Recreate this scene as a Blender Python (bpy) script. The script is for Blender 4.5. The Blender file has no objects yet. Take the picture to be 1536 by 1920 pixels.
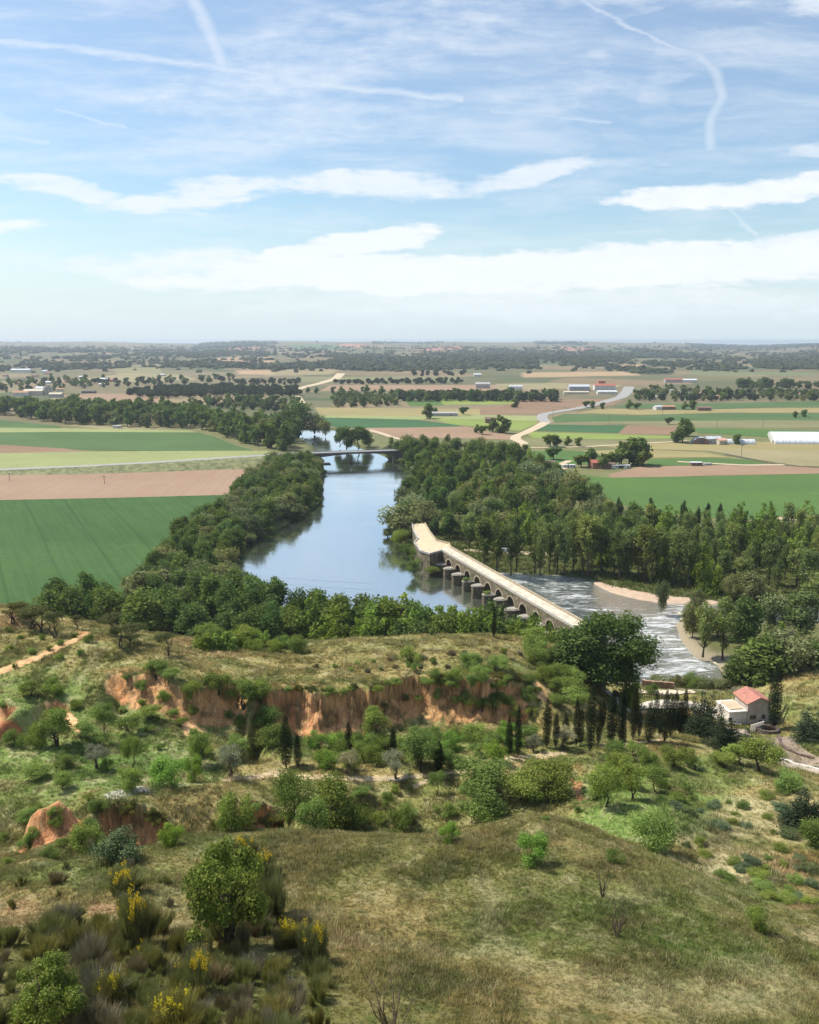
import bpy, math, random
import numpy as np
from mathutils import Vector
R = math.radians
rng = np.random.default_rng(7)
random.seed(7)
# ------------------------------------------------------------------ scene, camera, sky, sun
S = bpy.context.scene
COL = S.collection
PITCH = math.atan(322/1592.0); SP, CP = math.sin(PITCH), math.cos(PITCH)
FPX, CX, CY, EYE = 1592.0, 768.0, 960.0, 100.0
cd = bpy.data.cameras.new('camera'); cam = bpy.data.objects.new('camera', cd); COL.objects.link(cam)
cam.location = (0, 0, EYE); cam.rotation_euler = (R(90)-PITCH, 0, 0)
cd.sensor_fit = 'HORIZONTAL'; cd.sensor_width = 36; cd.lens = 36*FPX/1536
cd.clip_start = 0.5; cd.clip_end = 60000
S.camera = cam
S.view_settings.view_transform = 'Standard'; S.view_settings.look = 'None'
S.view_settings.gamma = 1; S.view_settings.use_curve_mapping = False
S.view_settings.exposure = 0.36
S.render.engine = 'CYCLES'
S.cycles.max_bounces = 5; S.cycles.diffuse_bounces = 2; S.cycles.glossy_bounces = 2
S.cycles.transmission_bounces = 2; S.cycles.transparent_max_bounces = 4; S.cycles.volume_bounces = 0
S.cycles.caustics_reflective = False; S.cycles.caustics_refractive = False
S.cycles.use_denoising = True
SUN_EL, SUN_AZ = R(56), R(-72)            # azimuth measured from the view direction (+Y), negative = left
sd = Vector((math.sin(SUN_AZ)*math.cos(SUN_EL), math.cos(SUN_AZ)*math.cos(SUN_EL), math.sin(SUN_EL)))
sl = bpy.data.lights.new('sun', 'SUN'); sl.energy = 4.9; sl.angle = R(0.5); sl.color = (1.0, 0.95, 0.86)
sun = bpy.data.objects.new('sun', sl); COL.objects.link(sun); sun.location = (0, 0, 300)
sun.rotation_euler = sd.to_track_quat('Z', 'Y').to_euler()

# ------------------------------------------------------------------ node helper
class NT:
    def __init__(s, tree): s.t = tree; s.n = tree.nodes; s.l = tree.links
    def new(s, typ, **kw):
        n = s.n.new(typ)
        for k, v in kw.items(): setattr(n, k, v)
        return n
    def put(s, sock, v):
        if v is None: return
        if isinstance(v, bpy.types.NodeSocket): s.l.new(v, sock)
        elif isinstance(v, (tuple, list)) and sock.type == 'RGBA' and len(v) == 3: sock.default_value = (*v, 1)
        else: sock.default_value = v
    def m(s, op, a, b=None, c=None, clamp=False):
        n = s.new('ShaderNodeMath', operation=op, use_clamp=clamp)
        for i, v in enumerate((a, b, c)): s.put(n.inputs[i], v)
        return n.outputs[0]
    def ss(s, x, a, b):                       # smoothstep
        n = s.new('ShaderNodeMapRange', interpolation_type='SMOOTHSTEP')
        s.put(n.inputs[0], x); s.put(n.inputs[1], a); s.put(n.inputs[2], b)
        return n.outputs[0]
    def mix(s, f, a, b, mode='MIX'):
        n = s.new('ShaderNodeMix', data_type='RGBA', blend_type=mode)
        s.put(n.inputs[0], f); s.put(n.inputs[6], a); s.put(n.inputs[7], b)
        return n.outputs[2]
    def xyz(s, x, y, z):
        n = s.new('ShaderNodeCombineXYZ')
        for i, v in enumerate((x, y, z)): s.put(n.inputs[i], v)
        return n.outputs[0]
    def sep(s, v):
        n = s.new('ShaderNodeSeparateXYZ'); s.put(n.inputs[0], v); return n.outputs
    def noise(s, vec, scale, detail=4, rough=.55, out=0, dist=0.0):
        n = s.new('ShaderNodeTexNoise'); s.put(n.inputs['Vector'], vec); s.put(n.inputs['Scale'], scale)
        s.put(n.inputs['Detail'], detail); s.put(n.inputs['Roughness'], rough); s.put(n.inputs['Distortion'], dist)
        return n.outputs[out]
    def attr(s, name, typ='GEOMETRY'):
        n = s.new('ShaderNodeAttribute', attribute_name=name, attribute_type=typ); return n
    def mul(s, v, k):
        n = s.new('ShaderNodeVectorMath', operation='MULTIPLY'); s.put(n.inputs[0], v); n.inputs[1].default_value = k
        return n.outputs[0]

# ------------------------------------------------------------------ world: daylight sky with high thin cloud
W = bpy.data.worlds.new('World'); S.world = W; W.use_nodes = True
wt = NT(W.node_tree); W.node_tree.nodes.clear()
sky = wt.new('ShaderNodeTexSky', sky_type='NISHITA'); sky.sun_disc = False
sky.sun_elevation = SUN_EL; sky.sun_rotation = SUN_AZ; sky.altitude = 700; sky.air_density = 1.25; sky.dust_density = 1.2; sky.ozone_density = 1.6
tc = wt.new('ShaderNodeTexCoord')
dx, dy, dz = wt.sep(tc.outputs['Generated'])
ay = wt.m('ADD', wt.m('ABSOLUTE', dy), 0.04)
gs = wt.m('DIVIDE', dx, ay); gt = wt.m('DIVIDE', wt.m('MAXIMUM', dz, 0.0), ay)
def st(u, v):
    a, b = (u-CX)/FPX, (CY-v)/FPX; y = CP+b*SP
    return a/y, (-SP+b*CP)/y
# warp of the cloud coordinates
pv = wt.xyz(wt.m('MULTIPLY', gs, 5.0), wt.m('MULTIPLY', gt, 14.0), 0.0)
w1 = wt.noise(pv, 1.0, 5, .55, out=1)
wx, wy, _ = wt.sep(w1)
ws = wt.m('ADD', gs, wt.m('MULTIPLY', wt.m('SUBTRACT', wx, .5), .16))
wtt = wt.m('ADD', gt, wt.m('MULTIPLY', wt.m('SUBTRACT', wy, .5), .035))
fib = wt.noise(wt.xyz(wt.m('MULTIPLY', ws, 7.0), wt.m('MULTIPLY', wtt, 42.0), 1.7), 1.0, 6, .6)
fine = wt.noise(wt.xyz(wt.m('MULTIPLY', gs, 30.0), wt.m('MULTIPLY', gt, 90.0), 4.0), 1.0, 4, .6)
def blob(u, v, ru, rv, ang, amp, edge=.55, nz=1.0):
    s0, t0 = st(u, v); c, sn = math.cos(R(ang)), math.sin(R(ang))
    ds = wt.m('SUBTRACT', ws, s0); dt = wt.m('SUBTRACT', wtt, t0)
    p = wt.m('ADD', wt.m('MULTIPLY', ds, c/(ru/FPX)), wt.m('MULTIPLY', dt, sn/(ru/FPX)))
    q = wt.m('ADD', wt.m('MULTIPLY', ds, -sn/(rv/FPX)), wt.m('MULTIPLY', dt, c/(rv/FPX)))
    r2 = wt.m('ADD', wt.m('MULTIPLY', p, p), wt.m('MULTIPLY', q, q))
    d = wt.m('ADD', wt.m('SUBTRACT', 1.0, r2), wt.m('ADD', wt.m('MULTIPLY', wt.m('SUBTRACT', fib, .5), 2.3*nz), wt.m('MULTIPLY', wt.m('SUBTRACT', fine, .5), 1.3)))
    return wt.m('MULTIPLY', wt.ss(d, -.05, edge*1.7), amp)
blobs = [blob(*b) for b in [
    (800, 520, 640, 40, 0, .95, .35, .5), (1250, 500, 520, 46, 2, .95, .35, .5), (350, 505, 240, 30, 0, .8, .5, .6),
    (680, 462, 170, 26, 7, .95, .3, .6), (590, 480, 120, 26, 10, .95, .35, .6), (1450, 470, 260, 24, 4, .8, .5, .6), (1050, 575, 700, 46, 0, .75, .7, .5),
    (30, 438, 130, 20, 0, .9, .5), (150, 368, 150, 22, -10, .75, .5), (330, 388, 200, 24, 2, .8, .5), (420, 362, 110, 26, 5, .8, .5),
    (700, 365, 230, 28, 0, .78, .5, .7), (960, 340, 170, 22, 12, .75, .5, .7), (1330, 372, 230, 25, 3, .95, .4, .6), (1500, 355, 150, 22, 4, .9, .4, .6),
    (1130, 315, 160, 12, 3, .4, .7), (350, 290, 420, 26, 4, .42, .8), (640, 120, 560, 120, 12, .62, 1.0, .9), (560, 240, 360, 60, 6, .5, .9), (200, 170, 300, 60, 8, .3, 1.0),
    (1040, 200, 190, 60, 5, .45, .9), (1235, 175, 75, 70, 0, .4, .8), (1110, 125, 44, 20, 0, .5, .8), (1250, 20, 420, 40, 0, .55, .9),
    (1490, 110, 190, 24, 4, .45, .8), (1520, 25, 120, 34, 0, .7, .7), (1510, 295, 70, 16, 8, .6, .7), (640, 580, 160, 18, 0, .45, .8), (130, 215, 300, 34, 0, .22, .9)]]
dens = blobs[0]
for b in blobs[1:]: dens = wt.m('MAXIMUM', dens, b)
# a faint veil everywhere plus streaks, thicker low down
veil = wt.m('ADD', wt.m('MULTIPLY', wt.ss(fib, .35, .78), .38), wt.m('MULTIPLY', wt.ss(gt, .14, .32), .12))
low = wt.m('MULTIPLY', wt.m('SUBTRACT', 1.0, wt.ss(gt, 0.0, .15)), .74)
dens = wt.m('MAXIMUM', dens, veil)
dens = wt.m('MULTIPLY', dens, wt.m('ADD', .56, wt.m('ADD', wt.m('MULTIPLY', fine, .36), wt.m('MULTIPLY', fib, .46))))
# condensation trails
ws2 = wt.m('ADD', gs, wt.m('MULTIPLY', wt.m('SUBTRACT', wx, .5), .012))
wt2 = wt.m('ADD', gt, wt.m('MULTIPLY', wt.m('SUBTRACT', fine, .5), .012))
def trail(pts, wpx, amp):
    out = None
    for (u0, v0), (u1, v1) in zip(pts, pts[1:]):
        s0, t0 = st(u0, v0); s1, t1 = st(u1, v1); ex, ey = s1-s0, t1-t0; L = math.hypot(ex, ey); ex /= L; ey /= L
        ds = wt.m('SUBTRACT', ws2, s0); dt = wt.m('SUBTRACT', wt2, t0)
        al = wt.m('ADD', wt.m('MULTIPLY', ds, ex), wt.m('MULTIPLY', dt, ey))
        ov = wt.m('SUBTRACT', al, wt.m('MINIMUM', wt.m('MAXIMUM', al, 0.0), L))
        ac = wt.m('SUBTRACT', wt.m('MULTIPLY', dt, ex), wt.m('MULTIPLY', ds, ey))
        dd = wt.m('SQRT', wt.m('ADD', wt.m('MULTIPLY', ac, ac), wt.m('MULTIPLY', ov, ov)))
        f = wt.m('MULTIPLY', wt.m('POWER', wt.m('SUBTRACT', 1.0, wt.ss(dd, 0.0, wpx/FPX)), 1.8), amp)
        out = f if out is None else wt.m('MAXIMUM', out, f)
    return wt.m('MULTIPLY', out, wt.m('ADD', .25, wt.m('ADD', wt.m('MULTIPLY', fine, .9), wt.m('MULTIPLY', fib, .6))))
for tr in [trail([(-300, 80), (0, 98), (220, 122), (430, 150), (640, 182), (860, 205)], 15, .5),
           trail([(330, -60), (375, 20), (410, 90), (432, 145)], 30, .5),
           trail([(1010, -10), (1130, 60), (1230, 108), (1270, 124)], 9, .45), trail([(1215, 118), (1285, 126), (1318, 155), (1330, 200), (1312, 240), (1308, 290)], 24, .42),
           trail([(135, 222), (190, 240), (260, 255)], 7, .35), trail([(915, 225), (1010, 235), (1130, 245)], 8, .35),
           trail([(0, 268), (120, 282)], 9, .3), trail([(1342, 400), (1362, 425), (1395, 446)], 8, .35), trail([(455, 285), (462, 318)], 9, .3)]:
    dens = wt.m('MAXIMUM', dens, tr)
SKYK = 0.105
bg = wt.new('ShaderNodeBackground'); wt.put(bg.inputs[1], SKYK)
cloudc = wt.mix(wt.ss(gt, 0.0, .06), (5.6, 6.7, 7.1), (7.1, 7.45, 7.8))
skc = wt.mix(low, wt.mix(1.0, sky.outputs[0], (1.0, 1.08, 1.12), 'MULTIPLY'), (5.5, 6.6, 7.7))
wt.put(bg.inputs[0], wt.mix(dens, skc, cloudc))
wo = wt.new('ShaderNodeOutputWorld'); wt.l.new(bg.outputs[0], wo.inputs[0])

# ------------------------------------------------------------------ geometry of the view (to find where on the ground things stand)
def kk(v): return SP-(CY-v)/FPX*CP
def W3(u, v, drop):
    """the point seen at photo pixel (u, v) that lies DROP metres below the eye"""
    a, b = (u-CX)/FPX, (CY-v)/FPX; d = drop/(SP-b*CP)
    return np.array([a*d, (CP+b*SP)*d, EYE-drop])
def toUV(x, y, z):
    zz = z-EYE; dp = y*CP-zz*SP; up = y*SP+zz*CP
    return CX+FPX*x/dp, CY-FPX*up/dp
# numpy value noise
_G = np.random.default_rng(11).random((256, 256))
def vn(x, y):
    x = np.asarray(x, float); y = np.asarray(y, float)
    xi = np.floor(x).astype(int); yi = np.floor(y).astype(int); fx = x-xi; fy = y-yi
    fx = fx*fx*(3-2*fx); fy = fy*fy*(3-2*fy)
    a = _G[xi & 255, yi & 255]; b = _G[(xi+1) & 255, yi & 255]; c = _G[xi & 255, (yi+1) & 255]; d = _G[(xi+1) & 255, (yi+1) & 255]
    return (a*(1-fx)+b*fx)*(1-fy)+(c*(1-fx)+d*fx)*fy
def fbm(x, y, o=4, g=.5):
    s = 0; a = 1; t = 0
    for i in range(o):
        s = s+a*vn(x*2**i+i*17.3, y*2**i+i*9.1); t += a; a *= g
    return s/t
def sst(x, a, b):
    t = np.clip((x-a)/(b-a), 0, 1); return t*t*(3-2*t)
def inpoly(px, py, poly):
    c = np.zeros(np.shape(px), bool); n = len(poly)
    for i in range(n):
        x0, y0 = poly[i][:2]; x1, y1 = poly[(i+1) % n][:2]
        if y0 == y1: continue
        c ^= ((y0 > py) != (y1 > py)) & (px < (x1-x0)*(py-y0)/(y1-y0)+x0)
    return c
def dist_poly(px, py, poly, closed=True):
    """distance to a polyline, and the arc length of the nearest point"""
    best = np.full(np.shape(px), 1e9); s = np.zeros(np.shape(px)); acc = 0; sgn = np.zeros(np.shape(px))
    n = len(poly)
    for i in range(n if closed else n-1):
        x0, y0 = poly[i][:2]; x1, y1 = poly[(i+1) % n][:2]; ex, ey = x1-x0, y1-y0; L2 = ex*ex+ey*ey+1e-9; L = math.sqrt(L2)
        t = np.clip(((px-x0)*ex+(py-y0)*ey)/L2, 0, 1); qx = px-x0-t*ex; qy = py-y0-t*ey; d = np.sqrt(qx*qx+qy*qy)
        m = d < best; best = np.where(m, d, best); s = np.where(m, acc+t*L, s)
        sgn = np.where(m, np.sign(ex*(py-y0)-ey*(px-x0)), sgn); acc += L
    return best, s, sgn, acc
# ------------------------------------------------------------------ the river outline on the valley floor
RIV_PX = [(560, 818), (592, 838), (598, 870), (596, 905), (590, 950), (530, 990), (445, 1030), (425, 1075), (440, 1130), (500, 1165), (600, 1180),
    (740, 1195), (850, 1215), (950, 1240), (1060, 1262), (1130, 1276), (1195, 1280), (1262, 1291), (1345, 1300), (1352, 1270), (1340, 1245), (1300, 1235),
    (1275, 1205), (1262, 1170), (1300, 1148), (1400, 1165), (1850, 1178), (1850, 1140), (1400, 1138), (1340, 1130), (1230, 1122), (1150, 1104),
    (1105, 1088), (1050, 1080), (960, 1076), (900, 1073), (850, 1066), (805, 1062), (765, 1048), (740, 1010), (738, 985), (748, 955), (775, 915), (785, 885),
    (748, 868), (705, 850), (665, 838), (640, 822), (640, 806), (560, 806), (470, 800), (470, 806)]
RIV = [tuple(W3(u, v, 99.6)[:2]) for u, v in RIV_PX]
def river_sd(x, y):
    d, _, _, _ = dist_poly(x, y, RIV); return np.where(inpoly(x, y, RIV), d, -d)   # + inside
# ------------------------------------------------------------------ hillside: smooth surface through surveyed points + cliffs
CP_PX = [
 # near hill
 (-400,1920,33),(0,1920,33),(384,1920,34),(768,1920,35),(1152,1920,36),(1536,1920,37.5),(2000,1920,39),
 (0,1750,39),(384,1750,39.6),(768,1750,40.3),(1152,1750,41.4),(1400,1770,42.2),(0,1680,42.3),(600,1650,43.6),(900,1640,43.6),(1100,1640,44),
 (0,1640,44.2),(140,1612,45.4),(300,1592,46.4),(420,1568,47.5),(560,1562,47.8),(700,1566,47.8),(860,1562,47.3),(980,1530,46),(1080,1547,46),
 (1150,1582,46),(1250,1627,46),(1380,1692,45.4),(1440,1738,44.8),(1536,1790,44),(1700,1880,43.4),(980,1590,44.6),
 # right-hand meadow behind it
 (1230,1592,59),(1300,1642,59.6),(1400,1692,58),(1480,1762,56),(1536,1790,55.6),(1700,1840,55),(1536,1700,61),(1536,1620,64),(1400,1620,62),(1536,1540,67),
 (1400,1560,64.2),(1300,1510,66.2),(1480,1480,69),(1200,1490,63.8),(1150,1520,62.5),(1120,1450,66),(1700,1540,70),
 (1180,1402,70),(1260,1388,70.6),(1330,1395,71.5),(1010,1412,67),(950,1422,66),(1350,1440,70.5),(1100,1405,69),
 (1536,1452,79),(1460,1425,82.5),(1400,1382,84.6),(1420,1362,86),(1480,1390,83),(1536,1400,81),(1330,1322,86.6),(1150,1318,87),(1240,1316,87),
 (1250,1290,97),(1130,1300,90),(1180,1295,94),(1500,1340,84.6),(1536,1300,87),(1536,1270,91),(1450,1292,92),(1400,1300,94),(1340,1304,96),(1700,1290,88),(1700,1400,82),
 # path terrace and the slope below it
 (740,1450,64.3),(620,1460,63),(880,1442,64.6),(500,1442,63.2),(430,1462,61.6),(320,1478,58.6),(1000,1427,66),
 (740,1500,65.8),(740,1552,66.8),(600,1540,65.5),(880,1540,66.5),(980,1490,66),(560,1520,64.5),(1060,1480,66.3),
 # left lower ground
 (200,1490,54.6),(300,1478,56),(400,1482,57.3),(100,1490,56),(0,1440,58),(0,1500,57.2),(0,1570,56.6),(0,1610,56.5),(100,1560,57.5),(200,1585,58),(300,1585,59),(400,1585,60),(500,1570,62),
 (200,1420,58.9),(300,1400,60.2),(420,1410,62),(300,1350,60.4),(300,1310,58.8),(330,1262,56.3),(420,1270,58.4),(250,1200,56.4),(150,1200,54.4),(0,1250,56),(0,1190,55.6),(0,1350,58.5),
 (140,1340,58.8),(140,1290,57),(450,1390,66),(-250,1200,55),(-250,1400,58),
 # crest of the spur
 (0,1137,55.8),(60,1150,56.6),(130,1167,57.8),(250,1188,59.6),(350,1204,62),(450,1224,63.6),(560,1216,64.3),(700,1203,64.8),(800,1200,65),(960,1212,65.8),(1000,1250,67),
 (-250,1120,54),
 # grassy top above the main cliff
 (480,1270,60.4),(560,1284,60.6),(700,1262,61.9),(850,1250,62.3),(960,1250,63),(600,1250,62.3),(780,1225,63.8),
 # foot of the main cliff and the gully
 (560,1396,68.6),(640,1398,68.4),(740,1388,68.2),(850,1378,68.2),(950,1366,68.4),(500,1390,67.6),(800,1420,66.5),(650,1430,66.4),
 (1040,1350,69.5),(1070,1300,68.6),(1120,1320,76),(1090,1260,73),(1060,1222,72),(1150,1345,79),(1250,1345,83),(1340,1360,82)]
CTRL = [W3(*c) for c in CP_PX]
for x, y, z in [(-60,18,72),(0,18,72),(60,18,72),(0,5,90),(-60,5,88),(60,5,88),(-120,40,60),(120,40,56),
    (0,96,36),(-25,94,38),(20,97,36),(38,92,37),(-60,88,40),(46,78,42),(55,64,45),(-100,100,42),
    (-120,225,2),(-80,235,0),(-40,238,-1),(0,240,-1),(30,238,-1),(-160,240,0),(60,245,-2),(-60,300,-3),(0,300,-3),(60,300,-3),(150,300,-3),(-150,300,-3),(120,270,-2),(-20,222,12),(-70,215,16),(20,218,14),(44,222,9),
    (160,235,10),(-200,150,45),(-200,250,0),(210,150,18),(210,250,2)]: CTRL.append(np.array([x, y, z], float))
CTRL = np.array(CTRL)
# cliffs: (top-edge pixels with drop), fall, width, fluting amplitude, fluting wavelength
CLIFFS = [([(478,1290,60.5),(560,1293,60.8),(640,1291,61.0),(700,1279,61.2),(740,1269,61.6),(820,1263,61.8),(900,1263,62.4),(960,1266,63),(992,1264,63.6)], 7.4, 1.5, .9, 2.3),
          ([(175,1500,53.6),(240,1494,53.6),(300,1494,53.6),(360,1500,53.8),(415,1512,54.4)], 5.6, .8, .35, 1.9),
          ([(390,1494,55.6),(440,1487,56.6),(500,1482,57.6),(545,1486,58.5)], 4.2, .9, .5, 1.7),
          ([(186,1270,56.2),(240,1268,56.4),(290,1272,57),(340,1285,57.6),(400,1292,58.6),(478,1296,60.6)], 4.2, 1.5, .8, 2.6),
          ([(-30,1338,58),(40,1345,58.2)], 3.4, 1.2, .4, 2),
          ([(85,1308,57),(130,1320,57.6)], 2.8, 1.3, .5, 2)]
CL = []
for pts, h, w, am, wl in CLIFFS: CL.append(([tuple(W3(*p)[:2]) for p in pts], h, w, am, wl))
def cliff_z(x, y, mask=False):
    z = np.zeros(np.shape(x)); mk = np.zeros(np.shape(x))
    for i, (pl, h, w, am, wl) in enumerate(CL):
        px = np.array([p[0] for p in pl]); py = np.array([p[1] for p in pl])
        m = (x > px.min()-28) & (x < px.max()+28) & (y > py.min()-28) & (y < py.max()+16)
        if not m.any(): continue
        xs, ys = x[m], y[m]
        d, s, sg, L = dist_poly(xs, ys, pl, False)
        t = d*(-sg)                                     # + on the camera side
        fl = ((1-np.abs(2*fbm(s/wl+3*i, t*.35+7*i, 3)-1))*2.0-1)*am*(.35+1.5*fbm(s/7+i, 0*s+3, 2)) + (fbm(s/wl*2.6, t*.9+i, 3)-.5)*am*1.4 + (fbm(s/8+5*i, 0*s, 2)-.5)*am*8
        tt = t+fl
        t0_, t1_ = [(1.2, 6), (2.2, 2.2), (2.2, 2.2), (4, 5), (2, 2), (2, 2)][i]; taper = sst(s, 0, t0_)*sst(L-s, 0, t1_)*np.exp(-np.maximum(t-w*2.4-2, 0)/12)
        fall = .45*sst(tt, 0, w*.5)+.27*sst(tt+(fbm(s/2.2, t/1.2+9, 2)-.5)*1.2, w*.5, w*1.3)+.28*sst(tt, w*1.1, w*3.2)
        z[m] -= h*taper*fall
        mk[m] = np.maximum(mk[m], taper*sst(tt, -.1, .35)*(1-sst(tt+(fbm(s/3, t, 2)-.5)*2, w*1.7, w*3.0)))
    return (z, mk) if mask else z
def _U(r2): return r2*np.log(r2+1e-9)*.5
def _fit(P, lam):
    n = len(P); x, y, z = P[:, 0], P[:, 1], P[:, 2]
    K = _U((x[:, None]-x)**2+(y[:, None]-y)**2)+lam*np.eye(n)
    A = np.zeros((n+3, n+3)); A[:n, :n] = K; A[:n, n:] = np.c_[np.ones(n), x, y]; A[n:, :n] = A[:n, n:].T
    return np.linalg.solve(A, np.r_[z, 0, 0, 0])
_P = CTRL.copy(); _P[:, 2] -= cliff_z(_P[:, 0], _P[:, 1])
_C = _fit(_P, 5.0)
MOUND = W3(92, 1560, 54.3)
def hill_raw(x, y):
    out = np.empty(len(x))
    for i in range(0, len(x), 40000):
        xs, ys = x[i:i+40000], y[i:i+40000]
        out[i:i+40000] = _U((xs[:, None]-_P[:, 0])**2+(ys[:, None]-_P[:, 1])**2) @ _C[:-3] + _C[-3]+_C[-2]*xs+_C[-1]*ys
    return out
CREST_U = np.array([-600, 0, 80, 200, 300, 380, 420, 480, 560, 640, 700, 768, 850, 950, 1030, 1100, 1180, 1240, 1300, 1400, 1450, 1536, 2200.])
CREST_V = np.array([642, 640, 641, 640, 643, 644, 641.5, 639.5, 639, 641, 640, 642, 640.5, 642, 640, 640.5, 643, 642, 645, 649, 647, 643, 644.])
def far_z(x, y):
    a = CX+FPX*x/y
    zc = EYE-(np.interp(a, CREST_U, CREST_V)-638)/FPX*13000
    t = np.clip((y-2700)/(13000-2700), 0, 1.15)
    z = 2+(zc-2)*np.where(t < 1, t**1.12, 1-(t-1)*2)
    am = sst(y, 2700, 5000)*(1-.75*sst(y, 9500, 12800))
    z += am*(26*(fbm(x/1500+3, y/1300, 3)-.5)+26*(fbm(x/700, y/520+9, 3)-.5)*sst(y, 3500, 8000))
    return np.maximum(z, 2)
def ground_z(x, y):
    x = np.atleast_1d(np.asarray(x, float)); y = np.atleast_1d(np.asarray(y, float))
    z = np.full(x.shape, 2.0)
    n = y < 300
    if n.any():
        xs, ys = x[n], y[n]
        h = hill_raw(xs, ys)+cliff_z(xs, ys)
        r = np.hypot(xs-MOUND[0], (ys-MOUND[1])*1.1)+(fbm(xs*1.1, ys*1.1, 3)-.5)*1.3
        h += 4.2*(1-sst(r, .8, 3.6))
        rough = sst(ys, 30, 45)
        h += rough*((fbm(xs/7, ys/7, 4)-.5)*1.1+(fbm(xs/1.7+40, ys/1.7, 3)-.5)*.38)
        k = 1-sst(ys, 245, 275)
        h = h*k+(-2)*(1-k)
        z[n] = np.where(h > 2, h, 2)
        e = np.exp(-np.abs(h-2)/1.0)*.35*k; z[n] += e*(h > -3)
    f = y > 2600
    if f.any(): z[f] = far_z(x[f], y[f])
    m = (y > 200) & (y < 1300)
    if m.any():
        xs, ys = x[m], y[m]; sd = river_sd(xs, ys)
        bank = sst(sd, -5, 4); z[m] = z[m]*(1-bank)+(-1.6)*bank
    return z
def hit(u, v, y0=36., y1=300.):
    """ray from the eye through photo pixels, to where it meets the hillside"""
    u = np.atleast_1d(np.asarray(u, float)); v = np.atleast_1d(np.asarray(v, float))
    a, b = (u-CX)/FPX, (CY-v)/FPX; dyy = CP+b*SP; sx = a/dyy; sz = (-SP+b*CP)/dyy
    ys = np.exp(np.linspace(math.log(y0), math.log(y1), 260)); res = np.full(len(u), np.nan); lo = np.full(len(u), y0)
    done = np.zeros(len(u), bool)
    for yy in ys:
        m = ~done
        if not m.any(): break
        g = ground_z(sx[m]*yy, np.full(m.sum(), yy)); h = EYE+sz[m]*yy
        idx = np.where(m)[0]; ok = h <= g; res[idx[ok]] = yy; done[idx[ok]] = True; lo[idx[~ok]] = yy
    hi = np.where(np.isnan(res), y1, res)
    for _ in range(9):
        mid = (lo+hi)/2; g = ground_z(sx*mid, mid); below = EYE+sz*mid <= g
        hi = np.where(below, mid, hi); lo = np.where(below, lo, mid)
    x = sx*hi; return np.c_[x, hi, ground_z(x, hi)]
def plain(u, v, drop=98.0):
    """pixels to the flat valley floor"""
    u = np.atleast_1d(np.asarray(u, float)); v = np.atleast_1d(np.asarray(v, float))
    a, b = (u-CX)/FPX, (CY-v)/FPX; d = drop/(SP-b*CP); return np.c_[a*d, (CP+b*SP)*d, np.full(len(u), EYE-drop)]
# ------------------------------------------------------------------ mesh + material helpers
def tag(o, label=None, cat=None, group=None, kind=None):
    if label: o['label'] = label
    if cat: o['category'] = cat
    if group: o['group'] = group
    if kind: o['kind'] = kind
    return o
def mesh_np(name, V, F, mats=(), attrs=None, smooth=False, fmat=None):
    """V (n,3), F (m,3|4) numpy -> mesh; attrs: name -> (n,) floats or (n,3|4) colours"""
    me = bpy.data.meshes.new(name); V = np.asarray(V, np.float32); F = np.asarray(F, np.int32); k = F.shape[1]
    me.vertices.add(len(V)); me.vertices.foreach_set('co', V.ravel())
    me.loops.add(F.size); me.loops.foreach_set('vertex_index', F.ravel())
    me.polygons.add(len(F)); me.polygons.foreach_set('loop_start', np.arange(0, F.size, k, dtype=np.int32))
    try: me.polygons.foreach_set('loop_total', np.full(len(F), k, np.int32))
    except Exception: pass
    if fmat is not None: me.polygons.foreach_set('material_index', np.asarray(fmat, np.int32))
    me.polygons.foreach_set('use_smooth', np.full(len(F), smooth))
    for nm, a in (attrs or {}).items():
        a = np.asarray(a, np.float32)
        if a.ndim == 1: at = me.attributes.new(nm, 'FLOAT', 'POINT'); at.data.foreach_set('value', a)
        else:
            if a.shape[1] == 3: a = np.c_[a, np.ones(len(a), np.float32)]
            at = me.attributes.new(nm, 'FLOAT_COLOR', 'POINT'); at.data.foreach_set('color', a.ravel())
    for m in mats: me.materials.append(m)
    me.update(calc_edges=True); me.validate()
    return me
def link(name, me, parent=None, loc=None):
    o = bpy.data.objects.new(name, me); COL.objects.link(o)
    if parent is not None: o.parent = parent
    if loc is not None: o.location = loc
    return o
def empty(name, loc, rz=0, sc=1):
    o = bpy.data.objects.new(name, None); COL.objects.link(o); o.location = loc; o.rotation_euler = (0, 0, rz); o.scale = (sc,)*3 if np.isscalar(sc) else sc
    o.empty_display_size = .5; return o
def mat(name):
    m = bpy.data.materials.new(name); m.use_nodes = True; m.node_tree.nodes.clear()
    t = NT(m.node_tree); out = t.new('ShaderNodeOutputMaterial'); return m, t, out
def pbsdf(t, col, rough=.8, spec=.3, nrm=None, metal=0):
    b = t.new('ShaderNodeBsdfPrincipled'); t.put(b.inputs['Base Color'], col); t.put(b.inputs['Roughness'], rough)
    t.put(b.inputs['Specular IOR Level'], spec); t.put(b.inputs['Metallic'], metal)
    if nrm is not None: t.l.new(nrm, b.inputs['Normal'])
    return b.outputs[0]
def bump(t, h, dist, strength=1.0):
    n = t.new('ShaderNodeBump'); t.put(n.inputs['Height'], h); n.inputs['Distance'].default_value = dist; n.inputs['Strength'].default_value = strength
    return n.outputs[0]
_plainm = {}
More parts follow.
